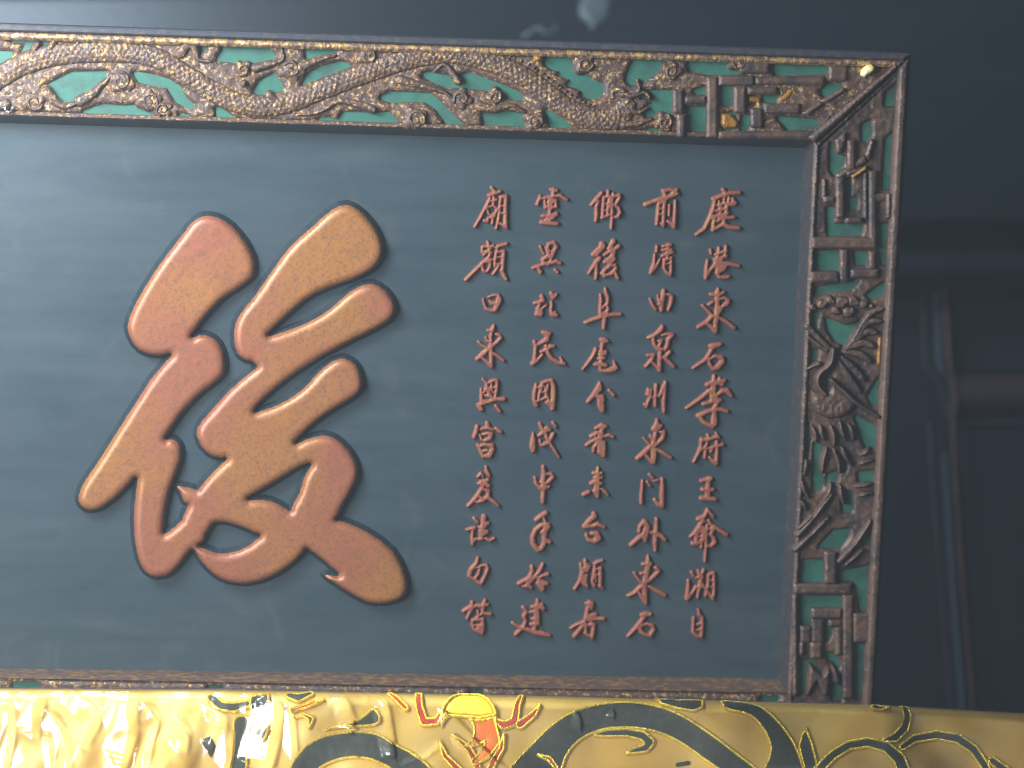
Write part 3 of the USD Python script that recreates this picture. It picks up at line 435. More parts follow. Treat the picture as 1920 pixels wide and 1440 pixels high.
# panel: a slab a little wider than its visible opening
panel_px = [(XL, ln(*TP, XL) - 14), (1515, 265), (1466, 1284), (XL, ln(*BP, XL) + 10)]
obj('panel', block(panel_px, S0, -.03, 0.0, 2), 'lacquer', P, smooth=False)

def rail_block(pts, base, top, bevel, ref): return block(pts, on_plaque(ref), base, top, bevel)
def sloped(inner, outer, w_in, w_out):          # sloping wall from the panel up to the frame's face
    a = [np.append(loc(np.array(p, float), 0.0), w_in) for p in inner]; b = [np.append(loc(np.array(p, float), w_out), w_out) for p in outer]
    v = np.array([(u, -w, vv) for u, vv, w in a + b]); return v
def bevel_mesh(inner, outer):
    v = sloped(inner, outer, -.004, TOP)
    n = len(inner); back = v.copy(); back[:n, 1] += .01; back[n:, 1] += .045
    V = np.vstack([v, back]); f = []
    f += [(0, 1, n + 1), (0, n + 1, n), (2 * n, 3 * n + 1, 2 * n + 1), (2 * n, 3 * n, 3 * n + 1), (n, n + 1, 3 * n + 1), (n, 3 * n + 1, 3 * n), (0, 2 * n + 1, 1), (0, 2 * n, 2 * n + 1)]
    return V, np.array(f)

# ---- top rail
top_px = [(XL, ln(*TO, XL)), TO[1], TI[1], (XL, ln(*TI, XL))]
T = obj('top_rail', block(top_px, SG, -.03, G, .1), 'green', P, smooth=False, label='top rail carved with a dragon among clouds')
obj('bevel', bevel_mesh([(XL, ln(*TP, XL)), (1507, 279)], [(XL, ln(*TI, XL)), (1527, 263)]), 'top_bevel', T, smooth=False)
obj('outer_lip', block([(XL, ln(*TO, XL) - 2), (1708, 101), (1694, 113), (XL, ln(*TO, XL) + 11)], on_plaque(.068), -.03, .068, 3), 'outer_lip', T, smooth=False)
lip = Polygon([(XL, ln(*TO, XL) + 11.5), (1693, 113.5), (1679, 127), (XL, ln(*TO, XL) + 28)])
obj('gilt_edge', relief(lip, on_plaque(.064), G, .056, .064, 6, 4, lambda p: .005 * fb(p, 9, 2)), 'edge_gilt', T, smooth=60)
obj('inner_lip', block([(XL, ln(*TI, XL) - 8), (1522, 255), (1527, 263), (XL, ln(*TI, XL) + .5)], on_plaque(.054), G, .054, 2), 'carved', T, smooth=False)
A3, C2, C3 = (0, 0, 3.0), (500, 60, 3.0), (1000, 60, 2.595)
HT = [poly(s, *A3) for s in ("45 200 310 205 290 250 235 290 215 245 180 240 150 290 110 310 150 235 70 235", "-40 290 70 295 50 340 0 365 -40 375", "365 215 405 210 395 245 360 250", "245 490 400 410 610 405 590 450 530 500 470 540 430 580 370 575 310 530 250 510",
 "745 405 850 420 950 450 1010 490 1040 550 1100 605 1060 610 990 570 940 490 870 480 780 460", "445 640 530 605 580 590 700 600 790 590 850 640 860 662 700 665 560 660", "1010 640 1060 650 1075 680 1010 675", "1215 600 1270 630 1340 685 1220 690",
 "1258 255 1510 265 1550 330 1530 370 1450 390 1380 365 1300 345 1215 340 1250 290", "1425 520 1460 460 1550 410 1560 450 1600 500 1560 515 1470 530", "1110 270 1150 255 1155 285 1110 290", "1795 665 1850 670 1920 690 1920 705 1840 700")]
HT += [poly(s, *C2) for s in ("220 95 380 95 375 125 300 140 225 155", "200 300 230 240 310 195 420 170 490 200 430 250 330 285 250 305", "285 490 350 485 400 500 430 455 500 455 590 460 690 455 730 500 745 535 600 545 440 530 310 515",
 "630 370 700 340 830 345 920 350 980 400 1030 450 1090 510 1145 550 1020 555 1000 500 950 430 890 390 800 390 700 395", "865 240 920 230 1000 245 1080 255 1140 230 1240 270 1350 310 1430 350 1450 375 1380 380 1290 340 1210 320 1100 310 1010 310 930 275",
 "1215 460 1330 450 1450 465 1470 555 1280 560 1225 520", "1560 435 1640 470 1690 510 1730 570 1610 575 1590 500", "1560 140 1680 140 1740 170 1790 230 1840 280 1890 295 1890 350 1840 375 1790 366 1770 355 1785 335 1740 310 1690 300 1720 270 1680 252 1640 245 1655 215 1610 210 1570 185")]
HT += [poly(s, *C3) for s in ("455 210 490 140 640 140 660 165 600 200 540 240 480 255 450 240", "755 150 990 150 1000 180 1060 205 850 205 760 185", "1170 160 1460 155 1455 200 1180 210", "1400 290 1440 255 1510 260 1480 300 1420 315", "530 290 680 285 680 400 550 410 540 380 590 330 530 320",
 "770 290 845 265 845 300 800 300", "740 370 845 370 840 510 720 515 740 440", "465 495 600 470 620 480 610 505 500 505", "915 270 975 270 975 350 940 360 915 345", "1020 410 1050 410 1050 470 1010 475", "1180 415 1390 430 1385 465 1240 475 1210 440", "1120 310 1190 300 1180 345 1120 345", "930 400 985 395 985 470 925 470", "1040 310 1085 312 1080 345 1040 345")]
corner_cut = Polygon([(1693, 103), (1730, 103), (1527, 275), (1505, 262)])
band = Polygon([(XL, ln(*TO, XL) + 20), (1686, 124), (1520, 256), (XL, ln(*TI, XL) - 5)])
left_holes = []                                # the carving goes on beyond the picture's left edge
for k in range(5):
    x = -70 - 75 * k; y = ln(*TO, x); left_holes += [Polygon([(x, y + 38), (x + 52, y + 34), (x + 40, y + 66), (x + 8, y + 74)]), Polygon([(x + 10, y + 118), (x + 58, y + 108), (x + 48, y + 142), (x, y + 146)])]
work = band.difference(unary_union(HT + left_holes).buffer(-2.5).buffer(4.6)).buffer(-.5).buffer(.5)
CARVE = lambda p: .0035 * fb(p, 13, 1) + .0030 * fb(p, 6, 5)
obj('carved_openwork', relief(work, SF_, G, .044, TOP, 9, 4, CARVE), 'carved', T, smooth=65)
# dragon
spine = curve([(-200, 120), (-120, 185), (-45, 172), (0, 145), (50, 118), (110, 103), (200, 97), (285, 106), (345, 140), (400, 172), (460, 197), (530, 196), (600, 170), (680, 140), (750, 116), (830, 100), (900, 110), (966, 135), (1016, 168), (1066, 203), (1110, 222), (1148, 224), (1172, 207), (1178, 184), (1164, 168), (1150, 172), (1150, 184)], 10)
sl = np.concatenate([[0], np.cumsum(np.linalg.norm(np.diff(spine, axis=0), axis=1))])
wid = np.interp(sl, [0, 500, 900, 1500, sl[-1] - 160, sl[-1] - 60, sl[-1]], [46, 44, 42, 44, 40, 22, 12])
body = stroke(np.column_stack([spine, wid])[::3])
from scipy.spatial import cKDTree
KD = cKDTree(spine)
def scales(p):
    _, k = KD.query(p); tt = spine[np.minimum(k + 1, len(spine) - 1)] - spine[np.maximum(k - 1, 0)]
    tt /= np.linalg.norm(tt, axis=1, keepdims=True) + 1e-9
    dv = p - spine[k]; across = dv[:, 0] * -tt[:, 1] + dv[:, 1] * tt[:, 0]; along = sl[k] + (dv * tt).sum(1)
    best = np.full(len(p), -1.0); size = 11.0
    row = np.floor(across / (size * .75))
    for dr in (0, 1):
        r = row + dr; off = (r % 2) * size / 2
        s = (along + off) % size / size; a = (across / (size * .75) - r)
        best = np.maximum(best, (1 - s) * np.clip(1 - (a * 1.6) ** 2, 0, 1))
    return .0030 * (best - .3) + .0035 * fb(p, 9, 9)
obj('dragon_body', relief(body, on_plaque(.056), G + .004, .047, .0585, 19, 2.6, scales), 'carved', T, smooth=75)
for k, s in enumerate(np.arange(0, 18)):       # the saw-toothed fin on the dragon's back near the tail
    i = int(np.interp(sl[-1] - 330 + s * 11, sl, np.arange(len(spine)))); tt = spine[i + 1] - spine[i - 1]; tt /= np.linalg.norm(tt); nn = np.array([tt[1], -tt[0]])
    c = spine[i] + nn * 19
    obj('fin_spike', relief(Polygon([c - tt * 6, c + tt * 5, c + nn * 13 + tt * 7, c + nn * 9]), on_plaque(.056), G, .046, .056, 4, 3), 'carved', T, smooth=60)
for k, (pts, w) in enumerate([(((338, 100), (352, 84), (366, 92), (372, 112), (396, 116)), 16), (((478, 128), (505, 121), (530, 112), (528, 92)), 13), (((562, 127), (600, 112), (630, 104)), 14), (((700, 205), (640, 190), (600, 210), (555, 217)), 13), (((505, 178), (520, 188), (560, 197), (620, 180)), 12), (((752, 150), (790, 160), (830, 172), (850, 184)), 14), (((900, 200), (930, 204), (960, 198), (985, 210)), 15),
                              (((1168, 178), (1188, 180), (1210, 174), (1220, 186)), 12), (((1188, 180), (1200, 168), (1196, 150)), 10), (((1170, 235), (1200, 232), (1224, 224)), 13), (((1180, 200), (1196, 212), (1216, 204)), 11), (((100, 78), (92, 96), (80, 108)), 11), (((150, 72), (140, 90)), 10), (((70, 84), (62, 98), (50, 110)), 10), (((10, 195), (-20, 205), (-50, 200)), 16), (((150, 190), (172, 178), (190, 160), (206, 146)), 17), (((85, 172), (100, 188), (120, 200), (150, 192)), 18), (((860, 152), (835, 122), (815, 134)), 12)]):
    c = curve(pts, 6); ww = w * 1.45 * (1 - .62 * np.linspace(0, 1, len(c)))
    obj('flame_tendril', relief(stroke(np.column_stack([c, ww])), on_plaque(.062), G + .004, .047, .059, 8, 2.8, lambda p: .004 * fb(p, 6, 4)), 'carved', T, smooth=65)
def cloud(cx, cy, r, turn, parent, lobes=3, mat='carved', seed=0):
    g = [Point(cx, cy).buffer(r)]
    rr = random.Random(seed)
    for k in range(lobes):
        a = turn + 2.2 + k * 1.5 + rr.uniform(-.2, .2); g.append(Point(cx + r * .85 * math.cos(a), cy + r * .7 * math.sin(a)).buffer(r * rr.uniform(.5, .68)))
    c = obj('cloud', relief(unary_union(g), on_plaque(.058), G, .046, .057, r * .6, 2.8, lambda p: .004 * fb(p, 6, 6)), mat, parent, smooth=65)
    return c
def spiral(cx, cy, r, turn, hand=1):
    th = np.linspace(0, 2 * math.pi * 1.35, 26); rad = r * (1 - th / th[-1] * .86)
    return np.column_stack([cx + rad * np.cos(turn + hand * th), cy + rad * np.sin(turn + hand * th), np.linspace(8, 5, 26)])
for k, (x, y, r, a, hd) in enumerate([(64, 192, 19, .5, 1), (226, 153, 21, -1.6, 1), (546, 132, 20, -2.4, 1), (780, 223, 21, .4, -1), (866, 186, 18, 2.8, 1), (1004, 229, 17, 0, -1), (1262, 134, 16, 1.2, 1), (1247, 229, 17, -1, 1), (1098, 120, 18, .2, 1), (455, 130, 14, 2, -1), (928, 182, 15, -.6, 1), (280, 190, 20, .8, -1), (305, 205, 16, 2, 1), (690, 106, 17, -1, 1), (1385, 116, 16, .5, 1), (-95, 130, 20, .5, 1), (-240, 190, 20, 1.5, -1)]):
    cloud(x, y, r, a, T, seed=k)
    c = spiral(x, y, r * .82, a, hd)
    obj('cloud_scroll', relief(stroke(c), on_plaque(.064), .05, .053, .0595, 3.4, 2.2), 'carved', T, smooth=65)
obj('boss', relief(Point(457, 157).buffer(8), on_plaque(.066), .045, .05, .068, 8, 2.5), 'carved', T, smooth=65)
def bars(rail, items, x0, y0, s, mat='fret', top=.060):
    for q in items:
        if len(q) == 4: pts = [(q[0], q[1]), (q[2], q[1]), (q[2], q[3]), (q[0], q[3])]
        else: pts = [(q[i], q[i + 1]) for i in range(0, len(q), 2)]
        pts = [(x0 + a / s + random.uniform(-.6, .6), y0 + b / s + random.uniform(-.6, .6)) for a, b in pts]
        h = top + random.uniform(-.002, .002)
        obj('fret_bar', relief(Polygon(pts).buffer(0), on_plaque(h), G, h - .004, h, 3.2, 3.2, lambda p: .0022 * fb(p, 9, 3)), mat, rail, smooth=60)
bars(T, [(845, 220, 900, 515), (680, 282, 732, 400), (735, 312, 842, 352), (903, 212, 1078, 262), (1080, 218, 1420, 258), (978, 266, 1038, 395), (1042, 268, 1190, 306), (1058, 372, 1118, 468), (903, 482, 1370, 520), (1122, 350, 1300, 398), (1305, 396, 1395, 338, 1420, 345, 1340, 405), (1395, 338, 1510, 270, 1530, 282, 1425, 350), (700, 400, 740, 515), (1000, 145, 1150, 205), (1440, 165, 1530, 240)], *C3)
obj('amber_spot', relief(poly("915 395 960 400 985 420 1005 440 990 468 930 470 912 450", *C3), on_plaque(.052), G, .049, .055, 6, 3, lambda p: .004 * fb(p, 8, 2)), 'amber', T, smooth=60)
obj('amber_spot', relief(poly("1240 275 1285 275 1240 330 1195 345 1190 325", *C3), on_plaque(.05), G, .047, .052, 5, 3), 'amber', T, smooth=60)
obj('amber_spot', relief(poly("1045 312 1108 315 1110 345 1045 342", *C3), on_plaque(.05), G, .047, .052, 5, 3), 'amber', T, smooth=60)
obj('amber_spot', relief(poly("1000 103 1018 104 1016 116 1002 116"), on_plaque(.06), G, .052, .062, 5, 3), 'amber', T, smooth=60)

# ---- corner mitre mouldings
def corner_bar(a0, a1, b1, b0, h, m): obj('corner_moulding', relief(Polygon([a0, a1, b1, b0]), on_plaque(h), -.02, h - .006, h, 5, 4, lambda p: .002 * fb(p, 10, 3)), m, P, smooth=60)
corner_bar((1708, 104), (1698, 106), (1516, 258), (1529, 268), .067, 'fret')
corner_bar((1690, 113), (1682, 116), (1505, 258), (1513, 262), .058, 'fret')
corner_bar((1696, 128), (1702, 118), (1533, 266), (1532, 278), .058, 'fret')

# ---- right rail
YR = 1500
right_px = [RO[0], (lx(*RO, YR), YR), (lx(*RI, YR), YR), (1527, 263)]
R = obj('right_rail', block(right_px, SG, -.03, G, .1), 'green', P, smooth=False, label='right rail carved with fretwork, a crane and pine')
obj('bevel', bevel_mesh([(1507, 279), (1457, 1272)], [(1527, 263), (1478, 1299)]), 'bevel', R, smooth=False)
obj('outer_lip', relief(Polygon([(1707, 106), (lx(*RO, YR), YR), (lx(*RO, YR) - 21, YR), (1685, 126)]), on_plaque(.064), -.03, .056, .065, 8, 4, lambda p: .0025 * fb(p, 11, 2)), 'fret', R, smooth=60)
obj('inner_lip', relief(Polygon([(1527.5, 264), (lx(*RI, YR), YR), (lx(*RI, YR) + 10, YR), (1538, 270)]), on_plaque(.056), -.02, .051, .057, 4, 4, lambda p: .002 * fb(p, 9, 2)), 'fret', R, smooth=60)
R4, R5, R6 = (1440, 200, 2.88), (1420, 560, 3.6), (1420, 900, 3.273)
HR = [poly(s, *C3) for s in ("1770 260 1765 355 1715 355 1720 300",)]
HR += [poly(s, *R4) for s in ("515 100 555 80 560 150 540 190 515 180", "640 180 685 140 680 440 625 445", "345 200 365 260 420 280 400 330 365 370 340 340", "325 550 352 550 352 640 510 640 505 690 330 695", "440 500 475 500 475 550 445 550", "610 640 655 640 645 850 620 850 600 740", "260 785 380 785 375 880 255 875", "470 790 535 790 530 850 480 850", "250 985 400 960 490 940 450 985 260 1015", "540 1020 630 955 620 1020 560 1035", "235 1120 270 1120 255 1190 235 1170", "320 1150 350 1160 420 1190 480 1180 560 1115 540 1180 480 1240 420 1290 360 1260 330 1210", "425 385 440 375 440 490 425 480")]
HR += [poly(s, *R5) for s in ("325 350 400 350 400 410 330 430", "750 660 830 540 820 720 780 720", "670 800 800 870 800 1000 740 1010 700 900", "300 760 340 850 355 950 340 1070 290 1080", "390 980 440 1000 440 1280 385 1300", "690 1180 790 1170 780 1230 690 1230", "470 560 500 500 500 545 480 580", "600 1310 640 1320 640 1400 600 1440", "545 370 580 340 570 420 550 410", "560 1060 600 1100 590 1160 560 1150", "480 1190 540 1180 530 1260 470 1260")]
HR += [poly(s, *R6) for s in ("530 100 580 100 580 190 530 200", "385 410 470 320 560 310 560 350 510 420", "265 540 285 500 405 500 405 625 250 625", "510 570 600 555 690 535 690 800 640 800 620 700 600 620 510 610", "275 720 520 725 520 780 335 785 330 880 275 880", "430 890 460 890 450 950 430 990", "435 1070 480 1080 510 1140 490 1165 450 1120", "595 1020 670 1020 665 1350 620 1350 590 1200", "260 1120 330 1110 400 1190 370 1200 320 1170 300 1300 270 1310", "660 370 700 345 700 390 650 395", "470 1260 520 1280 515 1350 470 1350")]
bandR = Polygon([(1688, 130), (lx(*RO, YR) - 18, YR), (lx(*RI, YR) + 7, YR), (1534, 276)])
workR = bandR.difference(unary_union(HR).buffer(2.3)).buffer(-.5).buffer(.5)
obj('carved_openwork', relief(workR, SF_, G, .043, .049, 7, 3.4, CARVE), 'fret', R, smooth=65)
bars(R, [(430, 180, 475, 340), (365, 372, 525, 262, 540, 300, 385, 400), (525, 262, 560, 170, 580, 190, 545, 290), (368, 380, 415, 605), (292, 390, 316, 500), (300, 485, 366, 520), (418, 350, 540, 320, 545, 345, 425, 382), (515, 350, 542, 610), (560, 468, 665, 512), (546, 345, 590, 740), (235, 706, 590, 768), (388, 770, 438, 950), (228, 892, 386, 950), (450, 880, 600, 925), (545, 782, 585, 880), (365, 180, 420, 135, 425, 170, 400, 250, 370, 255), (640, 470, 668, 605), (420, 600, 516, 632)], *R4)
bars(R, [(412, 442, 488, 640), (222, 637, 580, 704), (218, 706, 250, 1330), (527, 706, 590, 1345), (335, 790, 522, 855), (335, 856, 408, 1000), (264, 900, 333, 1000), (262, 1000, 290, 1080), (440, 860, 523, 905), (480, 905, 523, 1080), (590, 820, 690, 1000), (330, 1000, 400, 1100)], *R6)
# crane
feat = [((560, 430), (610, 520), (700, 640), 60), ((575, 400), (650, 470), (730, 560), 60), ((590, 360), (700, 380), (770, 430), 60), ((600, 340), (710, 300), (800, 330), 60), ((610, 330), (720, 230), (820, 230), 60), ((620, 320), (740, 170), (850, 150), 56), ((630, 310), (760, 110), (868, 60), 50)]
for a, b, c, w in feat[::-1]:
    cc = curve([a, b, c], 8); ww = w * np.interp(np.linspace(0, 1, len(cc)), [0, .3, .85, 1], [.6, 1, .9, .35])
    obj('wing_feather', relief(stroke(np.column_stack([1420 + cc[:, 0] / 3.6, 560 + cc[:, 1] / 3.6, ww / 3.6])), on_plaque(.060), G, .050, .0615, 5, 2.2, lambda p: .003 * fb(p, 5, 8)), 'fret', R, smooth=65)
for a, b, c, w in [((340, 190), (400, 250), (480, 330), 50), ((345, 260), (400, 300), (470, 350), 40)]:
    cc = curve([a, b, c], 8)
    obj('wing_feather', relief(stroke(np.column_stack([1420 + cc[:, 0] / 3.6, 560 + cc[:, 1] / 3.6, np.full(len(cc), w / 3.6)])), on_plaque(.058), G, .049, .059, 5, 2.4, lambda p: .003 * fb(p, 5, 8)), 'fret', R, smooth=65)
obj('crane_body', relief(poly("380 640 430 650 470 670 520 600 600 650 670 710 620 770 550 800 480 800 420 770 385 710", *R5).buffer(4), on_plaque(.064), G, .05, .062, 12, 2.4, lambda p: .004 * fb(p, 5, 8)), 'fret', R, smooth=65)
neck = curve([(515, 350), (505, 420), (480, 460), (430, 500), (408, 550), (420, 600), (465, 650)], 8)
obj('crane_neck', relief(stroke(np.column_stack([1420 + neck[:, 0] / 3.6, 560 + neck[:, 1] / 3.6, np.linspace(11, 10, len(neck))])), on_plaque(.066), G, .056, .068, 5, 2.2), 'fret', R, smooth=65)
obj('crane_beak', relief(stroke(np.array([(1420 + 420 / 3.6, 560 + 440 / 3.6, 9), (1420 + 330 / 3.6, 560 + 480 / 3.6, 4)])), on_plaque(.062), G, .054, .063, 4, 2.4), 'fret', R, smooth=65)
br = curve([(505, 555), (580, 620), (680, 710), (820, 800)], 8)
obj('branch', relief(stroke(np.column_stack([1420 + br[:, 0] / 3.6, 560 + br[:, 1] / 3.6, np.full(len(br), 9)])), on_plaque(.068), G, .058, .07, 4.5, 2.4), 'fret', R, smooth=65)
leaf = [(370, 860, 400, 970), (430, 860, 455, 960), (500, 860, 520, 1000), (560, 830, 600, 960), (620, 850, 650, 960), (470, 1010, 440, 1180), (520, 1020, 560, 1180), (570, 1000, 640, 1130), (700, 1060, 760, 1010), (690, 1120, 780, 1090), (500, 1250, 450, 1380), (560, 1260, 590, 1390), (660, 1270, 780, 1250), (690, 1330, 790, 1310), (330, 1090, 310, 1200), (300, 1230, 350, 1350), (280, 1350, 330, 1430)]
for k, (a, b, c, d) in enumerate(leaf):
    cc = curve([(a, b), ((a + c) / 2 + 8 * (-1) ** k, (b + d) / 2), (c, d)], 6); ww = np.interp(np.linspace(0, 1, len(cc)), [0, .4, 1], [5, 11, 4])
    obj('pine_leaf', relief(stroke(np.column_stack([1420 + cc[:, 0] / 3.6, 560 + cc[:, 1] / 3.6, ww])), on_plaque(.060), G, .05, .062, 4, 2.4, lambda p: .002 * fb(p, 5, 8)), 'fret', R, smooth=65)
for a, b, c, d, w in [(250, 340, 350, 230, 12), (350, 230, 460, 85, 10), (235, 430, 340, 330, 12), (340, 330, 440, 230, 9), (505, 500, 600, 400, 14), (600, 400, 700, 250, 11), (545, 520, 650, 430, 10), (255, 300, 350, 215, 8)]:
    obj('bamboo_leaf', relief(stroke(np.array([(1420 + a / 3.273, 900 + b / 3.273, w), (1420 + (a + c) / 6.546, 900 + (b + d) / 6.546, w), (1420 + c / 3.273, 900 + d / 3.273, w * .55)])), on_plaque(.062), G, .052, .064, 5, 2.4, lambda p: .002 * fb(p, 6, 8)), 'fret', R, smooth=65)
for k, (x, y, r) in enumerate(((1523, 576, 7), (1541, 571, 10), (1556, 563, 9), (1577, 568, 12), (1600, 565, 11), (1618, 571, 9), (1634, 574, 6), (1590, 586, 11), (1566, 582, 9))):
    obj('cloud_lobe', relief(Point(x, y).buffer(r).union(Point(x + r * .7, y + 3 * (-1) ** k).buffer(r * .7)), on_plaque(.059), G, .05, .0605 + .0008 * (k % 3), 5, 2.4, lambda p: .0035 * fb(p, 5, 6)), 'fret', R, smooth=65)
for pts in ("325 1130 400 1200 450 1150 440 1330 400 1330 370 1240 300 1345 310 1200", "450 1120 500 1180 520 1260 470 1250"):
    obj('petal', relief(poly(pts, *R6), on_plaque(.060), G, .05, .062, 6, 2.6, lambda p: .003 * fb(p, 7, 6)), 'fret', R, smooth=65)
obj('amber_spot', relief(poly("450 375 530 320 535 340 460 390", *R4), on_plaque(.063), G, .06, .0645, 3, 2.5), 'amber', R, smooth=60)
obj('amber_spot', relief(poly("815 260 845 250 835 450 805 450", *R5), on_plaque(.052), G, .05, .0535, 3, 2.5), 'amber', R, smooth=60)

# ---- bottom rail
B = obj('bottom_rail', block([(XL, ln(*BI, XL)), (1478, 1299), (1632, 1478), (XL, ln(*BO, XL))], SG, -.03, G, .1), 'green', P, smooth=False, label='bottom rail, mostly hidden by the banner')
obj('bevel', bevel_mesh([(1457, 1272), (XL, ln(*BP, XL))], [(1478, 1299), (XL, ln(*BI, XL))]), 'lit_low_gilt', B, smooth=False)
band = Polygon([(XL, ln(*BI, XL) + 2), (1476, 1301), (1570, 1400), (1600, 1450), (XL, ln(*BO, XL) - 8)])
hb = []
x = XL
while x < 1440:
    w_ = random.uniform(14, 55); y = ln(*BI, x)
    hb.append(Polygon([(x, y + 8), (x + w_, y + 7 + w_ * .02), (x + w_ * .9, y + random.uniform(24, 60)), (x + 4, y + random.uniform(24, 60))])); x += w_ + random.uniform(70, 200)
obj('carved_openwork', relief(band.difference(unary_union(hb[::3])), SF_, G, .044, TOP, 7, 6, CARVE), 'carved', B, smooth=65)
obj('outer_lip', block([(XL, ln(*BO, XL) - 12), (1632, 1466), (1634, 1482), (XL, ln(*BO, XL) + 4)], on_plaque(.066), -.03, .066, 3), 'outer_lip', B, smooth=False)

# ---- writing
big = unary_union([poly(s, 100, 360, 1.8, 3) for s in BIG]).buffer(3).buffer(-3)
cap, skirt = relief(big.buffer(-1.0), on_plaque(.018), 0.0, .013, .024, 15, 3.2, lambda p: 0.0008 * fb(p, 40, 2) + .0004 * fb(p, 9, 3), flare=8.0, split=True, jitter=.35)
L = obj('large_character', cap, 'copper', P, smooth=True, label='large raised gilded character 後')
for piece in trimesh.Trimesh(*skirt, process=True).split(only_watertight=False): obj('lacquered_side', piece, 'dark_lacquer', L, smooth=60)
COLUMNS = ['rightmost column', 'second column from the right', 'middle column', 'second column from the left', 'leftmost column of small writing']
for k, (ch, win, s) in enumerate(CHARS):
    g = strokes(s, *win, thin=-1.5).buffer(.5).buffer(-.5)
    obj('carved_character', relief(g, on_plaque(.007), 0.0, .005, .0078, 3.0, 1.7, lambda p: .0012 * fb(p, 6, 3), flare=.8, jitter=.15), 'text_copper', P, smooth=60,
        label=f'small gilded character {ch}, number {k % 10 + 1} from the top in the {COLUMNS[k // 10]}')

# small things on the frame
def frame_point(px, py, w): uv = loc(np.array([px, py], float), w); return PO + PU * uv[0] + PV * (uv[1] + BASE_V) + PN * w
def world_surf(ref):
    s = on_plaque(ref)
    def surf(p, h, base): q = s(p, h, base); return PO + q[:, :1] * PU + (q[:, 2:] + BASE_V) * PV - q[:, 1:2] * PN
    return surf
tag(obj('wax_drip', relief(poly("1618 132 1626 122 1636 119 1645 124 1643 133 1634 140 1624 146 1616 142"), world_surf(.07), .045, .058, .072, 9, 3, lambda p: .004 * fb(p, 9, 4)), 'wax', smooth=60), 'pale yellow drip stuck on the top right corner of the frame', 'drip')
ring = Point(16, 203).buffer(8.5).difference(Point(16, 203).buffer(5.5)).difference(Polygon([(4, 190), (28, 190), (28, 200), (4, 200)]))
tag(obj('ring_clip', relief(ring, world_surf(.066), .056, .062, .068, 2, 2), 'iron', smooth=60), 'small pale half ring on the lower edge of the top rail, far left', 'ring')

# ------------------------------------------------------------------ banner and its film
YC = 5.16
def top_edge(x): return np.interp(x, [-600, 0, 400, 960, 1400, 1640, 1920, 2600], [1280, 1284, 1286, 1297, 1309, 1315, 1331, 1352])
def folds(p):
    x, y = p[:, 0], p[:, 1]; z = np.zeros(len(p))
    left = np.clip((760 - x) / 420, .12, 1)
    q = np.column_stack([x / 75 + .35 * (y - 1300) / 75, (y - 1290) / 160, z]) + 40
    q2 = np.column_stack([x / 150, y / 120, z]) + 80
    return left * .016 * (meshkit.fbm(q, 3, 5) - .5) + .014 * (meshkit.fbm(q2, 2, 6) - .5)
def cloth_at(p, h):
    p = np.asarray(p, float); y0 = top_edge(p[:, 0]); s = p[:, 1] - y0
    q = wall(p, YC); d = folds(p) * np.clip(s / 25, .25, 1)
    roll = np.clip(1 - s / 26, 0, 1)           # the top turns back over its rod
    q[:, 1] += d + .030 * (1 - np.sqrt(np.maximum(0, 1 - roll ** 2))) - np.asarray(h)
    return q
def sheet(x0, x1, dx, s0, s1, ds, h=None, back=True):
    xs = np.arange(x0, x1 + dx, dx); ss = np.concatenate([np.arange(s0, 30, 2.0), np.arange(30, s1, ds)])
    X, Sg = np.meshgrid(xs, ss); p = np.stack([X.ravel(), top_edge(X.ravel()) + Sg.ravel()], 1)
    v = cloth_at(p, np.zeros(len(p)) if h is None else h(p)); n = len(xs)
    if back:
        b = v[:n] + np.array([0, .05, -.004]); b2 = v[:n] + np.array([0, .055, -.12]); v = np.vstack([b2, b, v]); rows = len(ss) + 2
    else: rows = len(ss)
    i, j = np.meshgrid(np.arange(rows - 1), np.arange(n - 1), indexing='ij'); a = (i * n + j).ravel()
    return v, np.stack([a, a + n, a + n + 1, a + 1], 1)
BN = thing('embroidered_banner', 'gold satin banner embroidered with dark scrolls and a flaming pearl, hung below the plaque', 'banner')
obj('satin', sheet(-420, 2340, 5.0, 0, 420, 6), 'satin', BN, smooth=True)
def cloth_surf(p, h, base): return cloth_at(p, h)
E7, E8 = (0, 1230, 2.0), (960, 1230, 2.0)
Z4, Z5, Z6 = (0, 1230, 4.0), (440, 1230, 3.692), (880, 1230, 3.692)
def embroider(name, g, mat, h=.007, cord=True, clip=True, r=7):
    if clip: g = g.intersection(CLIP)
    if g.is_empty: return
    part = obj(name, relief(g, cloth_surf, .0005, .003, h, r, 3.2, lambda p: .0012 * fb(p, 4, 2)), mat, BN, smooth=60)
    if cord:
        ringg = g.buffer(.8, join_style=1).difference(g.buffer(-4.6)).intersection(CLIP)
        obj('gold_cord', relief(ringg, cloth_surf, .001, h - .001, h + .003, 2, 2.2, lambda p: .0016 * np.sin((p[:, 0] + p[:, 1] * .8) * 1.5)), 'thread', part, smooth=70)
xs = np.arange(-400, 2320, 10.0)
CLIP = Polygon([(x, top_edge(x) + 3) for x in xs] + [(x, top_edge(x) + 360) for x in xs[::-1]])
def st(s, *w): return strokes(s, *w)
embroider('scroll', poly("-20 430 60 345 150 255 250 197 380 170 520 178 650 228 760 305 850 375 950 450 1020 540 1010 600 880 500 740 410 650 340 560 292 450 272 340 278 260 312 205 370 190 430 100 560 -80 560", *E8, 3), 'velvet')
embroider('scroll', st("315 296 18 360 292 32 430 290 34 490 302 38 518 325 36 500 348 34 455 358 24 432 366 12", *E8), 'velvet')
embroider('scroll', poly("530 150 640 160 720 160 715 200 680 215 620 205 560 185", *E8, 3), 'velvet')
embroider('scroll', poly("780 160 900 172 960 205 1020 268 1068 345 1095 430 1120 560 960 560 935 440 965 380 968 335 940 275 890 222 790 208", *E8, 3), 'velvet')
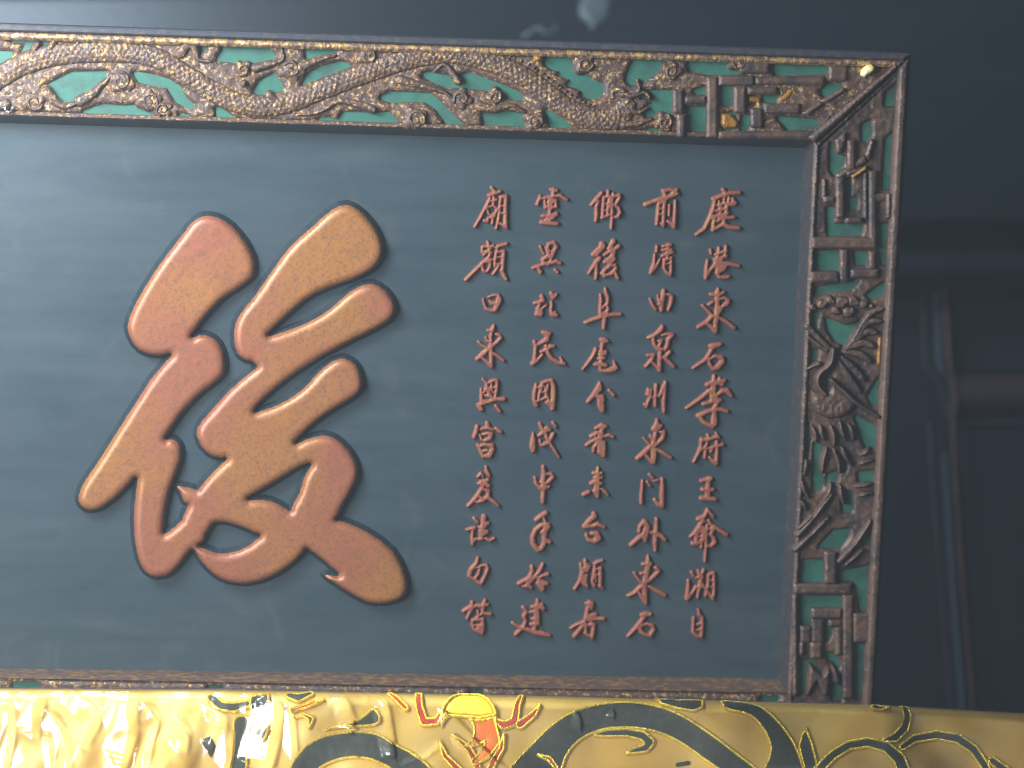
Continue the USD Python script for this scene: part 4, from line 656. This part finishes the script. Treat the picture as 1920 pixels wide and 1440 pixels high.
embroider('scroll', poly("1102 268 1125 330 1142 400 1150 460 1100 460 1072 345 1082 300", *E8, 3), 'velvet')
embroider('scroll', st("1140 440 40 1200 378 38 1260 340 38 1330 328 40 1400 345 44 1450 390 50 1480 470 54", *E8), 'velvet')
embroider('scroll', st("1360 190 30 1385 196 22 1410 190 14", *E8), 'velvet')
embroider('scroll', st("1470 185 28 1482 230 34 1470 275 36 1435 310 36 1395 320 20", *E8), 'velvet')
embroider('scroll', st("1462 345 28 1510 312 34 1590 298 38 1670 312 40 1730 352 38 1770 410 36 1800 480 36", *E8), 'velvet')
embroider('scroll', st("1800 395 34 1860 440 40 1930 470 40", *E8), 'velvet')
embroider('scroll', st("620 408 14 660 402 16", *E8), 'velvet', cord=False)
embroider('scroll', poly("870 225 940 222 935 270 925 330 930 420 900 560 820 560 860 430 878 330", *E7, 3), 'velvet')
embroider('scroll', st("795 160 40 830 190 38 880 196 40 930 182 30", *E7), 'velvet')
embroider('scroll', poly("940 150 1010 138 1015 200 990 240 950 235 935 190", *E7, 3), 'velvet')
embroider('scroll', st("945 310 40 975 300 48 995 275 30 985 255 16", *E7), 'velvet')
embroider('scroll', st("1085 150 30 1120 160 40 1165 140 26", *E7), 'velvet')
embroider('scroll', st("1110 232 14 1140 226 18 1168 240 24 1160 272 14", *E7), 'velvet')
embroider('scroll', poly("1060 460 1110 375 1160 325 1230 295 1330 282 1420 290 1470 325 1560 370 1640 440 1600 520 1500 450 1420 400 1340 382 1260 392 1190 425 1120 520 1040 560", *E7, 3), 'velvet')
embroider('scroll', poly("1215 285 1240 265 1330 250 1380 215 1400 190 1430 225 1425 262 1360 270 1280 272", *E7, 3), 'velvet')
embroider('scroll', poly("755 315 790 300 810 340 790 380 770 350", *E7, 3), 'velvet', cord=False)
for s, w, a in (("1462 140 20 1490 165 26 1522 198 24", E7, 1), ("1570 130 28 1572 190 30 1590 250 34 1635 250 30 1655 215 18", E7, 1), ("1100 208 18 1150 192 22 1210 168 16", E7, 1), ("38 140 20 20 190 26 10 250 34 -30 265 34 -60 245 20", E8, 1), ("104 188 12 80 225 26 30 262 34", E8, 1), ("1650 330 14 1670 380 24 1720 430 30 1760 470 30", E7, 1), ("1890 300 14 1880 350 24 1850 400 28 1830 450 26", E7, 1), ("1700 300 14 1760 350 26 1790 420 30", E7, 0), ("100 374 14 140 388 22 165 420 20", E8, 1)):
    embroider('red_flame', st(s, *w), 'red', h=.008, r=5)
pearl = Point(1758 / 2, 1230 + 238 / 2).buffer(53)
upper = pearl.intersection(Polygon([(780, 1200), (990, 1200), (990, 1334), (900, 1350), (780, 1340)]))
embroider('pearl_top', upper, 'yellow', h=.012, r=20)
embroider('pearl_lower', pearl.difference(upper.buffer(.8)).difference(Point(858, 1372).buffer(30)).union(strokes("1835 270 60 1850 320 56 1820 370 44 1780 400 30", *E7)).difference(upper.buffer(.8)), 'orange', h=.009, r=14)

# clear film folded over the banner: sharp creases where it bunches up
CREASES = [((0, 1305, -4, 1370, -30, 1460), 20), ((22, 1300, 22, 1380, 8, 1460), 14), ((82, 1302, 70, 1345, 66, 1392), 18), ((80, 1330, 108, 1355, 124, 1398, 130, 1460), 16), ((96, 1362, 98, 1400, 98, 1460), 10), ((128, 1288, 152, 1310, 182, 1336, 165, 1380, 150, 1402), 16), ((68, 1296, 48, 1318, 36, 1336), 8), ((212, 1300, 202, 1325, 198, 1336), 8),
           ((250, 1292, 244, 1345, 248, 1380, 226, 1460), 24), ((256, 1305, 290, 1342, 282, 1380, 266, 1460), 15), ((330, 1346, 346, 1376, 340, 1420), 16), ((378, 1320, 416, 1350, 402, 1390, 392, 1412), 13), ((420, 1360, 430, 1400, 424, 1460), 14), ((474, 1292, 466, 1330, 470, 1350), 9), ((512, 1298, 520, 1340, 508, 1400, 496, 1460), 30), ((538, 1310, 548, 1360, 552, 1440), 10), ((642, 1296, 650, 1330, 660, 1356, 656, 1385), 15), ((684, 1296, 684, 1314), 6),
           ((718, 1306, 726, 1350, 734, 1400, 740, 1430), 13), ((745, 1440, 780, 1425, 812, 1402, 826, 1384), 6), ((820, 1326, 850, 1352, 890, 1392, 950, 1446), 14), ((835, 1370, 880, 1412, 905, 1450), 9), ((1075, 1335, 1085, 1350, 1090, 1380), 9), ((1148, 1330, 1150, 1355), 10)]
from scipy.spatial import cKDTree as Tree
CR = []
for c, w in CREASES:
    q = curve(np.array(c, float).reshape(-1, 2), 10); g = np.gradient(q, axis=0); g /= np.linalg.norm(g, axis=1, keepdims=True)
    nr = np.stack([g[:, 1], -g[:, 0]], 1); nr *= np.where(nr[:, :1] > 0, 1, -1)      # towards the right of the crest
    CR.append((Tree(q), q, nr, w * np.clip(np.minimum(np.arange(len(q)), np.arange(len(q))[::-1]) / 5, .12, 1)))
def film_h(p):
    s = p[:, 1] - top_edge(p[:, 0]); left = np.clip((740 - p[:, 0]) / 380, .0, 1)
    h = .010 + left * .00005 * np.clip(190 - s, 0, 180) * np.clip(s / 14, 0, 1)
    lift = np.zeros(len(p))
    for tree, q, nr, w in CR:
        d, k = tree.query(p); ww = w[k]
        side = ((p - q[k]) * nr[k]).sum(1)
        up = np.where(side <= 0, .00021 * (2.0 * ww - d), .00042 * ww - .0011 * d)
        lift = np.maximum(lift, up)
    r = fb(np.column_stack([p[:, 0] * 1.2 + (p[:, 1] - 1300) * .5, p[:, 1] * .5]), 60, 12, 2)
    return h + np.maximum(lift, 0) + left * .010 * r
FM = obj('film_cover', sheet(-420, 2340, 3.5, 0, 300, 3.5, film_h, back=False), 'film', smooth=True)
tag(FM, 'crumpled clear plastic film covering the banner, bunched up at the left', 'plastic film')

# ------------------------------------------------------------------ haze volume added to give the milky glare
HZ = usdkit.material(stage, LOOKS + 'glare_haze', {'v': ('principled_volume', {'color': (.86, .93, 1.0), 'density': .0125, 'anisotropy': .0})}, [], volume='v.volume')
hz = usdkit.mesh(stage, '/World/haze', trimesh.creation.box(bounds=[(-4.6, -4.0, -1.2), (4.6, 8.2, 6.8)]), HZ)
tag('/World/haze', 'thin pale haze added to give the milky glare over the view', 'haze', kind='stuff')
